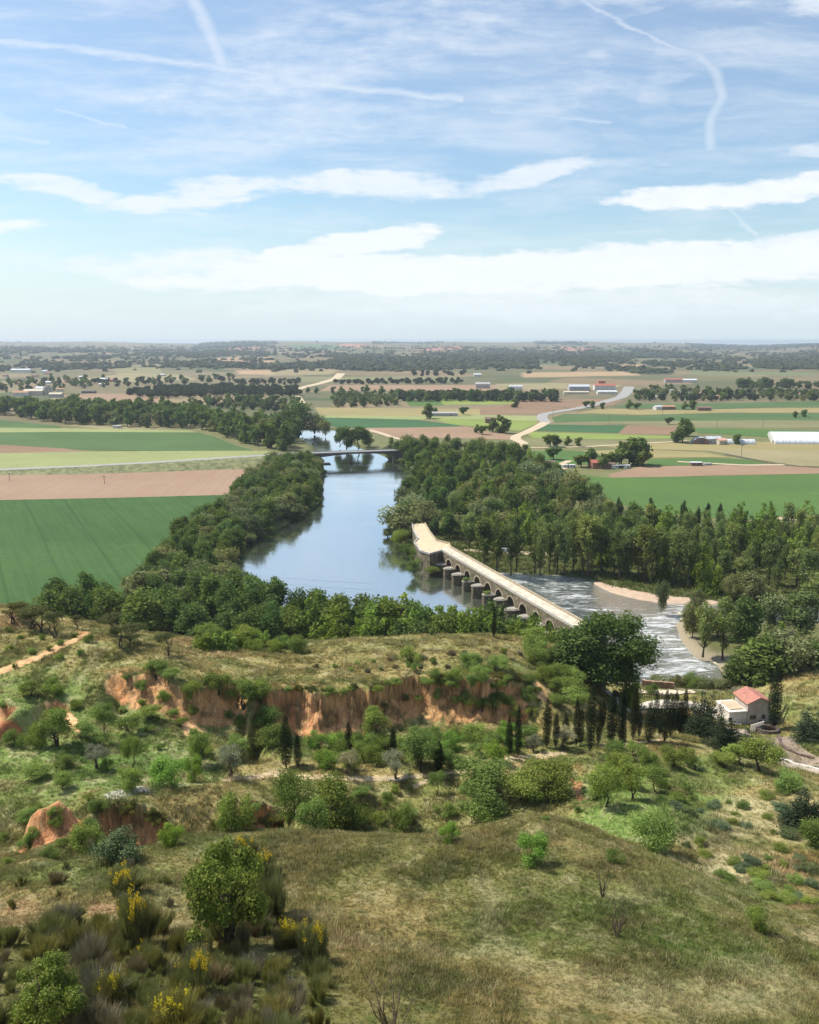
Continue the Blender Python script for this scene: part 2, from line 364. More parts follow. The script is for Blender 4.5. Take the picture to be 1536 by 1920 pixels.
def paint(name, c, rough=.75, var=.18, scale=1.2, spec=.25, metal=0, bmp=.02, c2=None):
    """weathered surface: colour with blotches and fine relief"""
    if name in _plainm: return _plainm[name]
    m, t, o = mat(name); tcn = t.new('ShaderNodeTexCoord').outputs['Object']
    n1 = t.noise(tcn, scale, 5, .6); n2 = t.noise(tcn, scale*9, 3, .6)
    f = t.m('ADD', t.m('MULTIPLY', n1, .7), t.m('MULTIPLY', n2, .3))
    lo = tuple(v*(1-var*1.6) for v in c) if c2 is None else c2; hi = tuple(min(1, v*(1+var)) for v in c)
    col = t.mix(t.ss(f, .32, .68), lo, hi)
    t.l.new(pbsdf(t, col, rough, spec, bump(t, n2, bmp), metal), o.inputs[0]); _plainm[name] = m; return m
# ------------------------------------------------------------------ ground colours
C = dict(dry=(.27,.215,.085), olive=(.165,.158,.05), green=(.10,.155,.036), pale=(.38,.33,.18), dirt=(.30,.155,.07), cream=(.50,.385,.235),
         lush=(.12,.21,.048), grey=(.16,.15,.10), grn2=(.135,.185,.046), bare=(.36,.235,.125), red=(.32,.125,.058), dk=(.075,.085,.03))
C = {k: np.array(v) for k, v in C.items()}
# (u, v, ru, rv, colour, strength, ymin, ymax)
BL = [(1150,1720,300,120,'green',.5,30,88),(900,1640,260,60,'olive',.7,30,88),(700,1600,160,40,'olive',.6,30,88),(1300,1800,160,50,'green',.5,30,88),
 (700,1760,120,90,'dry',.75,30,88),(900,1860,200,60,'dry',.7,30,88),(1350,1870,200,60,'pale',.45,30,88),(1130,1850,130,50,'pale',.3,30,88),(40,1720,90,40,'bare',.6,30,88),(190,1705,40,14,'bare',.9,30,88),
 (640,1770,50,16,'bare',.5,30,88),(100,1850,220,90,'olive',.5,30,88),(450,1850,180,90,'green',.55,30,88),(150,1640,200,25,'grn2',.5,30,88),(1010,1550,90,25,'olive',.7,30,88),
 (1160,1600,25,50,'bare',.35,60,88),(780,1830,60,30,'bare',.4,30,88),
 (1250,1530,190,45,'lush',.8,88,180),(1150,1480,90,60,'lush',.6,88,180),(1330,1560,90,50,'grey',.45,88,180),(1300,1450,120,40,'grn2',.8,88,180),(1440,1520,110,40,'dry',.75,88,180),(1400,1640,150,50,'pale',.9,88,180),(1450,1540,120,50,'pale',.6,88,180),
 (1500,1620,60,30,'dirt',.6,88,180),(1440,1590,60,25,'dry',.6,88,180),(1500,1710,60,30,'bare',.7,80,180),(1450,1680,60,25,'lush',.5,80,180),(1500,1760,60,20,'pale',.8,70,180),(1100,1440,130,30,'grn2',.6,88,180),(1250,1405,140,10,'dry',.5,88,180),
 (1050,1445,70,14,'dirt',.6,88,180),(1075,1500,25,60,'dirt',.35,88,180),(980,1430,60,14,'bare',.7,88,180),
 (750,1450,300,14,'dry',.9,88,180),(640,1425,60,9,'dirt',.4,88,180),(760,1520,150,50,'dry',.45,88,180),(950,1500,60,40,'olive',.7,88,180),(500,1445,110,12,'dry',.8,88,180),
 (100,1420,200,60,'grn2',1,88,200),(250,1430,170,70,'green',.95,88,200),(280,1350,130,60,'grn2',.95,88,200),(100,1330,150,60,'green',.8,88,200),(700,1400,260,30,'grn2',.8,88,200),(1180,1500,160,60,'grn2',.8,88,170),(60,1500,120,35,'grn2',.7,88,200),(400,1490,100,14,'dry',.7,88,200),(90,1300,90,60,'grn2',.6,88,200),
 (300,1460,60,10,'pale',.6,88,200),(150,1610,120,25,'grn2',.7,80,200),(500,1400,100,25,'grn2',.6,88,200),
 (60,1210,120,30,'olive',.5,120,240),(300,1225,120,22,'dry',.7,120,240),(400,1225,60,15,'bare',.5,120,240),(250,1258,60,8,'dirt',.5,120,240),(20,1160,40,14,'bare',.9,120,240),(350,1205,50,8,'bare',.7,120,240),
 (620,1255,170,18,'dry',.8,120,240),(850,1225,160,14,'dry',.55,120,240),(560,1285,120,8,'dirt',.35,120,240),(780,1212,200,8,'olive',.7,120,240),(920,1250,80,14,'grn2',.5,120,240),
 (1450,1285,100,14,'dry',.75,170,300),(1480,1330,60,12,'grn2',.6,170,260),(1500,1270,60,9,'dirt',.4,170,300),(1500,1375,50,14,'dry',.5,150,260)]
PATCH = [ # bare earth slips (outline in photo pixels, colour)
 ([(290,1282),(312,1285),(330,1310),(362,1355),(384,1372),(362,1386),(344,1380),(326,1340),(312,1322),(292,1318)], 'cream2'),
 ([(84,1312),(108,1316),(138,1345),(152,1366),(146,1378),(128,1362),(112,1340),(88,1332)], 'cream2'),
 ([(196,1272),(208,1280),(210,1300),(198,1300)], 'cream2'), ([(-20,1345),(25,1348),(40,1368),(34,1388),(-20,1388)], 'red'),
 ([(1005,1270),(1016,1290),(1040,1318),(1030,1324),(1010,1306)], 'cream2'),([(955,1318),(978,1322),(985,1350),(970,1352)], 'cream2'),
 ([(1072,1460),(1088,1470),(1094,1500),(1080,1500)], 'dirt'), ([(300,1290),(318,1296),(322,1320),(300,1318)],'cream2'), ([(1160,1330),(1420,1340),(1420,1348),(1160,1338)],'bare')]
C['cream2'] = np.array((.60,.36,.18))
C['clr'] = np.array((.52,.245,.12)); C['clt'] = np.array((.55,.31,.145)); C['clb'] = np.array((.28,.15,.075))
PATHPOLY = [([(-10,1262),(60,1237),(100,1220),(140,1200),(162,1190)], 5, 'cream2'),
            ([(500,1452),(560,1456),(640,1458),(700,1460),(760,1458),(820,1452),(870,1446)], 4.5, 'cream'), ([(830,1450),(790,1468),(776,1474)], 4, 'cream'), ([(870,1446),(905,1442),(940,1434)], 5, 'cream'),
            ([(930,1424),(1000,1420),(1060,1412)], 4.5, 'cream'), ([(1130,1400),(1180,1395),(1240,1388)], 3, 'cream'), ([(420,1462),(470,1458),(500,1455)], 3, 'cream')]
def ground_col(x, y, z):
    u, v = toUV(x, y, z)
    n1 = fbm(x/9+50, y/9, 4); n2 = fbm(x/3.1, y/3.1+33, 3); n3 = fbm(x/.7, y/.7+3, 3); n4 = fbm(x/26+7, y/26, 3)
    col = C['olive']*(1-sst(n1, .35, .62))[:, None]+C['dry']*sst(n1, .35, .62)[:, None]
    g = sst(n4*.6+n2*.4, .48, .66)[:, None]*.6; col = col*(1-g)+C['green']*g
    for (bu, bv, ru, rv, cn, s, y0, y1) in BL:
        m = (y > y0) & (y < y1) & (abs(u-bu) < ru*1.6) & (abs(v-bv) < rv*1.6)
        if not m.any(): continue
        r = ((u[m]-bu)/ru)**2+((v[m]-bv)/rv)**2
        w = (s*sst(1.35-r+(n2[m]-.5)*2.6+(n1[m]-.5)*1.2, 0, 1.1))[:, None]; col[m] = col[m]*(1-w)+C[cn]*w
    # broken small patches and flecks everywhere
    w = (sst(n2, .56, .75)*.45)[:, None]; col = col*(1-w)+C['pale']*w
    w = (sst(1-n2, .58, .76)*.55)[:, None]; col = col*(1-w)+C['dk']*w
    w = (sst(n3, .6, .8)*.35)[:, None]; col = col*(1-w)+C['pale']*w
    w = (sst(1-n3, .6, .8)*.4)[:, None]; col = col*(1-w)+C['green']*.8*w
    for pl, wd, cn in PATHPOLY:
        d, _, _, _ = dist_poly(u, v*1.0, pl, False)
        w = (sst(wd*1.3-d+(n2-.5)*9+(n3-.5)*4, 0, 2.0)*(y > 90)*.9)[:, None]; col = col*(1-w)+C[cn]*(.6+.5*n3[:, None])*w
    for pl, cn in PATCH:
        m = (abs(u-pl[0][0]) < 320) & (abs(v-pl[0][1]) < 120) & (y > 90)
        if not m.any(): continue
        uu, vv = u[m], v[m]; d, _, _, _ = dist_poly(uu, vv, pl); ins = np.where(inpoly(uu, vv, pl), d, -d)
        w = (sst(ins+(n2[m]-.5)*16+(n3[m]-.5)*9, -2, 3))[:, None]; col[m] = col[m]*(1-w)+C[cn]*(.7+.6*n3[m])[:, None]*w
    # chalky slab above the lower cliff
    return col*((.92+.22*sst(y, 80, 95))+.26*n3)[:, None]
def cliff_col(x, y, z, mk):
    u, v = toUV(x, y, z)
    s = fbm(x/.9, y/3.5+z*.12, 3); l = fbm(x/6, z/1.2+5, 3); h = fbm(x*1.4, z*.5+9, 3)
    redness = np.clip(np.exp(-((u-550)/90)**2)+np.exp(-((u-90)/60)**2)*.9+(v > 1480)*.75+np.exp(-((u-20)/40)**2), 0, 1)
    a = C['clr']*redness[:, None]+C['clt']*(1-redness)[:, None]
    w = sst(s, .5, .72)[:, None]; a = a*(1-w)+C['cream2']*w
    w = sst(1-h, .5, .72)[:, None]*.75; a = a*(1-w)+C['clb']*w
    w = (sst(l, .55, .75)*.5)[:, None]; a = a*(1-w)+C['clr']*w
    mot = fbm(x/1.6+z*.3, z/1.1+y*.4, 4); w = (sst(mot, .55, .68)*.7)[:, None]; a = a*(1-w)+np.array((.13,.10,.045))*w
    w = (sst(1-mot, .58, .7)*.5)[:, None]; a = a*(1-w)+C['cream2']*w
    return a*(.75+.5*fbm(x*3, z*3, 2))[:, None]
# ------------------------------------------------------------------ ground mesh: hillside down to the valley floor
def grid_faces(nr, nc):
    i = np.arange(nr*nc).reshape(nr, nc)
    return np.stack([i[:-1, :-1], i[:-1, 1:], i[1:, 1:], i[1:, :-1]], -1).reshape(-1, 4)
m_hill, t, o = mat('hillside_soil_and_grass')
colr = t.attr('col').outputs['Color']; clf = t.attr('cliff').outputs['Fac']
ob = t.new('ShaderNodeTexCoord').outputs['Object']
n = t.noise(ob, 3.2, 6, .65); nn = t.noise(ob, 14.0, 3, .6)
ox, oy, oz = t.sep(ob)
strv = t.xyz(t.m('MULTIPLY', ox, 2.2), t.m('MULTIPLY', oy, 2.2), t.m('MULTIPLY', oz, .35)); sn = t.noise(strv, 1.0, 5, .65)
shade = t.m('ADD', .62, t.m('MULTIPLY', n, .76))
colf = t.mix(1.0, colr, t.xyz(shade, shade, shade), 'MULTIPLY')
ccol = t.mix(t.ss(sn, .35, .7), colf, t.mix(1.0, colf, (1.45, 1.35, 1.2), 'MULTIPLY'))
cc2 = t.mix(clf, colf, ccol)
h = t.m('ADD', t.m('MULTIPLY', n, 1.0), t.m('MULTIPLY', t.m('MULTIPLY', sn, clf), 1.6))
t.l.new(pbsdf(t, cc2, .95, .1, bump(t, h, .28)), o.inputs[0])
ys = np.concatenate([np.linspace(3, 33, 9), np.exp(np.linspace(math.log(35.5), math.log(86), 230)), np.exp(np.linspace(math.log(86.2), math.log(112), 120)), np.exp(np.linspace(math.log(112.3), math.log(138), 80)),
                     np.exp(np.linspace(math.log(138.3), math.log(158), 90)), np.exp(np.linspace(math.log(158.5), math.log(300), 110))])
aa = np.concatenate([np.linspace(-1.7, -.66, 30)[:-1], np.linspace(-.64, .64, 741), np.linspace(.66, 1.7, 30)[1:]])
Yg, Ag = np.meshgrid(ys, aa, indexing='ij'); Xg = (Ag*Yg).ravel(); Yg = Yg.ravel()
Zg = ground_z(Xg, Yg)
_, ckm = cliff_z(Xg, Yg, True)
rM = np.hypot(Xg-MOUND[0], (Yg-MOUND[1])*1.1); mM = sst(rM, .7, 1.4)*(1-sst(rM, 3.3, 4.2)); ckm = np.maximum(ckm, mM)
gc = ground_col(Xg, Yg, Zg); cm = sst(ckm, .15, .5)[:, None]
gc = gc*(1-cm)+cliff_col(Xg, Yg, Zg, ckm)*cm
# stone slab
us, vs = toUV(Xg, Yg, Zg); pl = [(190,1490),(260,1470),(300,1473),(350,1470),(300,1484),(240,1496),(200,1500)]
d, _, _, _ = dist_poly(us, vs, pl); w = (sst(np.where(inpoly(us, vs, pl), d, -d)+(fbm(Xg, Yg, 3)-.5)*8, -1, 2)*(Yg > 90))[:, None]; gc = gc*(1-w)+np.array((.42,.40,.33))*w
# river bed / gravel near the water, valley floor grass
fl = (Zg < 6)
sdr = river_sd(Xg, Yg)
vg = np.array((.12,.125,.05))*(.7+.6*fbm(Xg/5, Yg/5, 3))[:, None]; w = (sst(6-Zg, 0, 3)*(Yg > 190))[:, None]; gc = gc*(1-w)+vg*w
w = sst(sdr, -9, -2)[:, None]; gc = gc*(1-w)+np.array((.30,.25,.17))*w
ground = link('hillside', mesh_np('hillside', np.c_[Xg, Yg, Zg], grid_faces(len(ys), len(aa)), [m_hill], {'col': gc, 'cliff': sst(ckm, .15, .5)}, smooth=True))
tag(ground, 'eroded grassy hillside with orange earth cliffs dropping to the river', kind='structure')

# ------------------------------------------------------------------ valley floor and far hills
FOREST_FAR = [  # woods on the far slopes (outlines in photo pixels)
 [(610,664),(700,664),(760,670),(860,675),(960,668),(1010,672),(1010,690),(880,690),(760,697),(650,694),(560,690),(510,696),(512,684),(600,680),(640,672)],
 [(780,664),(860,658),(960,656),(1080,658),(1180,660),(1240,662),(1300,670),(1180,672),(1100,670),(1000,676),(900,672),(800,668)],
 [(1010,664),(1080,660),(1130,668),(1190,676),(1090,684),(1010,676)],
 [(1190,655),(1290,662),(1400,672),(1390,676),(1260,670),(1180,664)],[(1220,678),(1300,682),(1280,688),(1200,684)],[(1400,676),(1440,668),(1500,666),(1540,664),(1540,690),(1480,694),(1420,690)],
 [(1170,690),(1230,694),(1265,698),(1260,702),(1200,702),(1160,696)],[(100,672),(180,666),(300,662),(400,656),(520,662),(520,666),(380,668),(240,668),(160,676)],
 [(360,650),(420,642),(500,645),(500,650),(430,652),(380,654)],[(300,680),(370,678),(512,684),(512,692),(370,690),(310,688)],[(60,682),(200,684),(215,690),(90,694)],
 [(380,641),(440,640.5),(520,640.5),(520,645),(440,650),(370,650)],[(1290,645),(1400,648),(1480,645.5),(1540,644),(1540,650),(1420,653),(1300,652)],[(700,641),(830,642),(830,644),(700,644)],[(1000,641),(1100,642),(1100,646),(1000,646)],[(0,650),(60,652),(200,656),(360,656),(330,659),(180,660),(0,660)],[(1340,684),(1390,686),(1380,690),(1300,688)]]
FAR_TINT = [([(425,648),(470,646),(500,650),(480,656),(430,657)], (.42,.2,.13)), ([(545,646),(620,644),(660,650),(650,655),(560,656)], (.10,.17,.07)),([(632,645),(690,646),(680,651),(640,651)], (.42,.2,.13)),
 ([(770,654),(870,648),(880,655),(800,658)], (.36,.17,.12)),([(1035,650),(1110,652),(1120,660),(1050,657)], (.38,.2,.14)),([(400,671),(512,668),(512,682),(410,682)], (.36,.24,.14)),([(440,694),(512,695),(512,702),(450,702)], (.40,.27,.16)),
 ([(210,684),(300,682),(300,700),(220,706)], (.22,.2,.1)),([(540,692),(640,690),(620,702),(500,704)], (.27,.22,.12)),([(980,698),(1200,696),(1200,704),(980,708)], (.38,.26,.15)),([(860,662),(1010,660),(1000,663),(880,666)], (.16,.19,.09)),
 ([(1300,696),(1530,698),(1530,704),(1290,703)], (.14,.17,.08)),([(870,680),(960,680),(980,684),(880,685)], (.42,.3,.19)),([(1170,680),(1220,683),(1200,690),(1165,688)], (.36,.25,.15)),
 ([(1110,658),(1180,660),(1170,664),(1090,663)], (.14,.17,.08))]
def voro(x, y, s):
    cx = np.floor(x/s); cy = np.floor(y/s); best = np.full(x.shape, 1e18); bid = np.zeros(x.shape, int)
    for i in (-1, 0, 1):
        for j in (-1, 0, 1):
            ix = (cx+i).astype(int); iy = (cy+j).astype(int); rx = _G[ix & 255, iy & 255]; ry = _G[(ix+77) & 255, (iy+31) & 255]
            dd = np.maximum(abs(x/s-(cx+i)-rx*.8-.1), abs(y/s-(cy+j)-ry*.8-.1)*1.2); m = dd < best; best = np.where(m, dd, best); bid = np.where(m, (ix*131+iy*71) & 0xffff, bid)
    return bid
FPAL = np.array([(.30,.24,.13),(.22,.19,.10),(.16,.17,.08),(.34,.24,.14),(.13,.15,.07),(.27,.22,.13),(.20,.19,.10),(.38,.29,.18),(.10,.14,.06),(.25,.20,.11)])
m_val, t, o = mat('valley_ground')
colr = t.attr('col').outputs['Color']; ob = t.new('ShaderNodeTexCoord').outputs['Object']
n = t.noise(ob, .35, 5, .6); n2 = t.noise(ob, .02, 4, .6); s2 = t.m('ADD', .66, t.m('ADD', t.m('MULTIPLY', n, .4), t.m('MULTIPLY', n2, .3)))
t.l.new(pbsdf(t, t.mix(1.0, colr, t.xyz(s2, s2, s2), 'MULTIPLY'), .95, .1), o.inputs[0])
yf = np.concatenate([np.exp(np.linspace(math.log(300), math.log(1300), 190)), np.exp(np.linspace(math.log(1310), math.log(2600), 40)), np.exp(np.linspace(math.log(2615), math.log(16500), 330))])
af = np.concatenate([np.linspace(-1.7, -.66, 20)[:-1], np.linspace(-.64, .64, 741)[::2], np.linspace(.66, 1.7, 20)[1:]])
af[0] = -1.7; Yf, Af = np.meshgrid(yf, af, indexing='ij'); Xf = (Af*Yf).ravel(); Yf = Yf.ravel(); Zf = ground_z(Xf, Yf)
uf, vf = toUV(Xf, Yf, Zf)
wx_ = Xf+120*(fbm(Xf/900, Yf/900, 2)-.5)*2; wy_ = Yf+160*(fbm(Xf/900+9, Yf/900, 2)-.5)*2
bid = voro(wx_*.8+wy_*.25, wy_*.55-wx_*.1, 260); fc = FPAL[(bid*7919 % 10)]
bid2 = voro(wx_*.7-wy_*.2+999, wy_*.5, 110); fc = (fc*.65+.35*FPAL[(bid2*7907 % 10)])*.66
near = np.array((.15,.15,.065))*(.75+.5*fbm(Xf/12, Yf/12, 3))[:, None]; w = (1-sst(Yf, 900, 1100))[:, None]; fc = fc*(1-w)+near*w
def polymask(poly, soft=1.5, jit=5):
    m = (uf > min(p[0] for p in poly)-10) & (uf < max(p[0] for p in poly)+10) & (vf > min(p[1] for p in poly)-8) & (vf < max(p[1] for p in poly)+8) & (Yf > 2000)
    w = np.zeros(len(uf))
    if m.any():
        d, _, _, _ = dist_poly(uf[m], vf[m], poly); w[m] = sst(np.where(inpoly(uf[m], vf[m], poly), d, -d)+(fbm(Xf[m]/110, Yf[m]/200, 3)-.5)*jit, -soft, soft)
    return w
for poly, c in FAR_TINT: w = polymask(poly, .6, 2)[:, None]*.85; fc = fc*(1-w)+np.array(c)*w
wood = np.zeros(len(uf))
for poly in FOREST_FAR: wood = np.maximum(wood, polymask(poly))
spk = sst(fbm(Xf/60, Yf/140, 4), .53, .62)*sst(Yf, 2600, 3200)*.8*(vf > 650); wood = np.maximum(wood, spk)
fc = fc*(1-wood[:, None]*.93)+np.array((.030,.042,.026))*wood[:, None]*.93
w = sst(river_sd(Xf, Yf), -12, -3)[:, None]; fc = fc*(1-w)+np.array((.09,.10,.04))*w
valley = link('ground', mesh_np('ground', np.c_[Xf, Yf, Zf], grid_faces(len(yf), len(af)), [m_val], {'col': fc}, smooth=True))
tag(valley, 'flat valley floor rising to low farmed hills on the horizon', kind='structure')

# ------------------------------------------------------------------ river
m_riv, t, o = mat('river_water')
ob = t.new('ShaderNodeTexCoord').outputs['Object']; fm = t.attr('foam').outputs['Fac']; wv = t.attr('chop').outputs['Fac']
r1 = t.noise(t.mul(ob, (.55, .28, 1)), 1.0, 4, .55); r2 = t.noise(t.mul(ob, (.5, 1.5, 1)), 1.0, 6, .65, dist=.6)
hh = t.m('ADD', t.m('MULTIPLY', r1, .05), t.m('MULTIPLY', t.m('MULTIPLY', r2, wv), 1.1))
streak = t.noise(t.mul(ob, (.16, .55, 1)), 1.0, 7, .68, dist=1.2)
foam = t.m('MULTIPLY', t.ss(t.m('ADD', streak, t.m('MULTIPLY', fm, .25)), .62, .86), .9)
slick = t.noise(t.mul(ob, (.02, .05, 1)), 1.0, 4, .6)
body = t.mix(t.ss(slick, .4, .65), (.085, .10, .07), (.11, .125, .085))
nb = bump(t, hh, 1.0)
df = t.new('ShaderNodeBsdfDiffuse'); t.put(df.inputs[0], t.mix(foam, body, (.80, .82, .82))); t.l.new(nb, df.inputs['Normal'])
gl = t.new('ShaderNodeBsdfGlossy'); t.put(gl.inputs[0], (.93, .97, 1.0)); t.put(gl.inputs['Roughness'], t.m('ADD', .05, t.m('MULTIPLY', t.ss(slick, .45, .6), .07))); t.l.new(nb, gl.inputs['Normal'])
lw = t.new('ShaderNodeLayerWeight'); lw.inputs[0].default_value = .5; t.l.new(nb, lw.inputs['Normal'])
fr = t.m('MULTIPLY', t.m('ADD', .10, t.m('MULTIPLY', t.ss(lw.outputs['Facing'], .25, .9), .82)), t.m('SUBTRACT', 1.0, t.m('MULTIPLY', foam, .85)))
mx = t.new('ShaderNodeMixShader'); t.put(mx.inputs[0], fr); t.l.new(df.outputs[0], mx.inputs[1]); t.l.new(gl.outputs[0], mx.inputs[2]); t.l.new(mx.outputs[0], o.inputs[0])
rx0, rx1, ry0, ry1 = min(p[0] for p in RIV)-14, max(p[0] for p in RIV)+10, min(p[1] for p in RIV)-10, max(p[1] for p in RIV)+10
gx = np.arange(rx0, rx1, 3.0); gy = np.arange(ry0, ry1, 3.0); GX, GY = np.meshgrid(gx, gy); GX, GY = GX.ravel(), GY.ravel()
sdw = river_sd(GX, GY); keep = sdw > -11
BA, BB = W3(838, 1030, 90.4), W3(1075, 1166, 90.4)   # medieval bridge axis (centre of deck), far and near
dirb = (BB-BA)/np.linalg.norm((BB-BA)[:2]); nrm2 = np.array([-dirb[1], dirb[0]])
side = (GX-BA[0])*nrm2[0]+(GY-BA[1])*nrm2[1]      # >0 downstream
if ((W3(1200,1150,100)[:2]-BA[:2]) @ nrm2) < 0: side = -side
chop = sst(side, -2, 16)*(1-sst(GY, 385, 400)); foamv = chop*(.45+.5*sst(fbm(GX/22, GY/14, 3), .35, .65))
uw, vw = toUV(GX, GY, np.full(len(GX), .4))
foamv = foamv+.5*np.exp(-((uw-1235)/70)**2-((vw-1262)/14)**2)+.4*np.exp(-((uw-1190)/60)**2-((vw-1192)/7)**2)+.35*np.exp(-((uw-1060)/70)**2-((vw-1098)/12)**2)
foamv *= 1-.7*np.exp(-((uw-1180)/70)**2-((vw-1120)/16)**2)
foamv *= 1-.9*sst(uw, 1330, 1370)
F = grid_faces(len(gy), len(gx)); F = F[keep[F].any(1)]; used = np.unique(F); remap = np.full(len(GX), -1); remap[used] = np.arange(len(used))
river = link('river', mesh_np('river', np.c_[GX, GY, np.full(len(GX), .4)][used], remap[F], [m_riv], {'foam': foamv[used], 'chop': chop[used]}, smooth=True))
tag(river, 'wide calm river turning to white rapids below the old bridge', kind='structure')

# ------------------------------------------------------------------ fields on the valley floor
def field_mat(name, c, c2=None, rows=0, ang=0, spd=1.0):
    if name in _plainm: return _plainm[name]
    m, t, o = mat(name); ob = t.new('ShaderNodeTexCoord').outputs['Object']
    ca, sa = math.cos(R(ang)), math.sin(R(ang)); x, y, z = t.sep(ob)
    p = t.m('ADD', t.m('MULTIPLY', x, ca), t.m('MULTIPLY', y, sa)); q = t.m('SUBTRACT', t.m('MULTIPLY', y, ca), t.m('MULTIPLY', x, sa))
    big = t.noise(ob, .012*spd, 5, .6); sml = t.noise(ob, .25, 4, .6)
    st_ = t.noise(t.xyz(t.m('MULTIPLY', p, .55), t.m('MULTIPLY', q, .012), 0), 1.0, 3, .7)
    c2 = c2 or tuple(v*.72 for v in c)
    f = t.m('ADD', t.m('MULTIPLY', big, .5), t.m('ADD', t.m('MULTIPLY', st_, .3+rows), t.m('MULTIPLY', sml, .2)))
    col = t.mix(t.ss(f, .38+rows*.4, .64+rows*.5), c2, c)
    ln = t.m('ABSOLUTE', t.m('SUBTRACT', t.m('FRACT', t.m('MULTIPLY', t.m('ADD', p, t.m('MULTIPLY', big, 1.5)), 1/(17.0+rows*40))), .5))
    tram = t.m('MULTIPLY', t.ss(ln, .455, .49), .36 if rows > .1 else .12); fr_ = t.noise(ob, .035, 6, .65); patch = t.ss(fr_, .6, .72)
    col = t.mix(tram, col, tuple(v*.55 for v in c2)); col = t.mix(t.m('MULTIPLY', patch, .3), col, tuple(min(1, v*1.35) for v in c))
    t.l.new(pbsdf(t, col, .95, .1, bump(t, sml, .2)), o.inputs[0]); _plainm[name] = m; return m
FM = dict(
 dkgreen=field_mat('young_maize', (.060,.118,.034), (.040,.084,.026), .12, 28), tan=field_mat('bare_pink_earth', (.31,.215,.145), (.265,.175,.115), .05, 4), lime=field_mat('pale_barley', (.27,.29,.12), (.22,.24,.10), .05, 5),
 green=field_mat('green_crop', (.085,.14,.05), (.065,.11,.04), .1, 60), wheat=field_mat('ripening_wheat', (.29,.245,.11), (.24,.20,.09), .06, 80), vivid=field_mat('bright_green_crop', (.085,.155,.038), (.07,.125,.038), .05, 12),
 brown=field_mat('ploughed_brown_earth', (.25,.165,.105), (.20,.13,.08), .1, 85), dull=field_mat('stubble_grass', (.21,.20,.10), (.16,.155,.075), .06, 20), pale=field_mat('dry_pale_grass', (.29,.25,.14), (.22,.19,.10), .06, 75),
 pink=field_mat('pale_ploughed_earth', (.30,.205,.135), (.25,.165,.105), .06, 10), teal=field_mat('deep_green_crop', (.055,.125,.05), (.045,.10,.04), .08, 70), ygreen=field_mat('yellow_green_meadow', (.22,.27,.07), (.17,.22,.055), .05, 50))
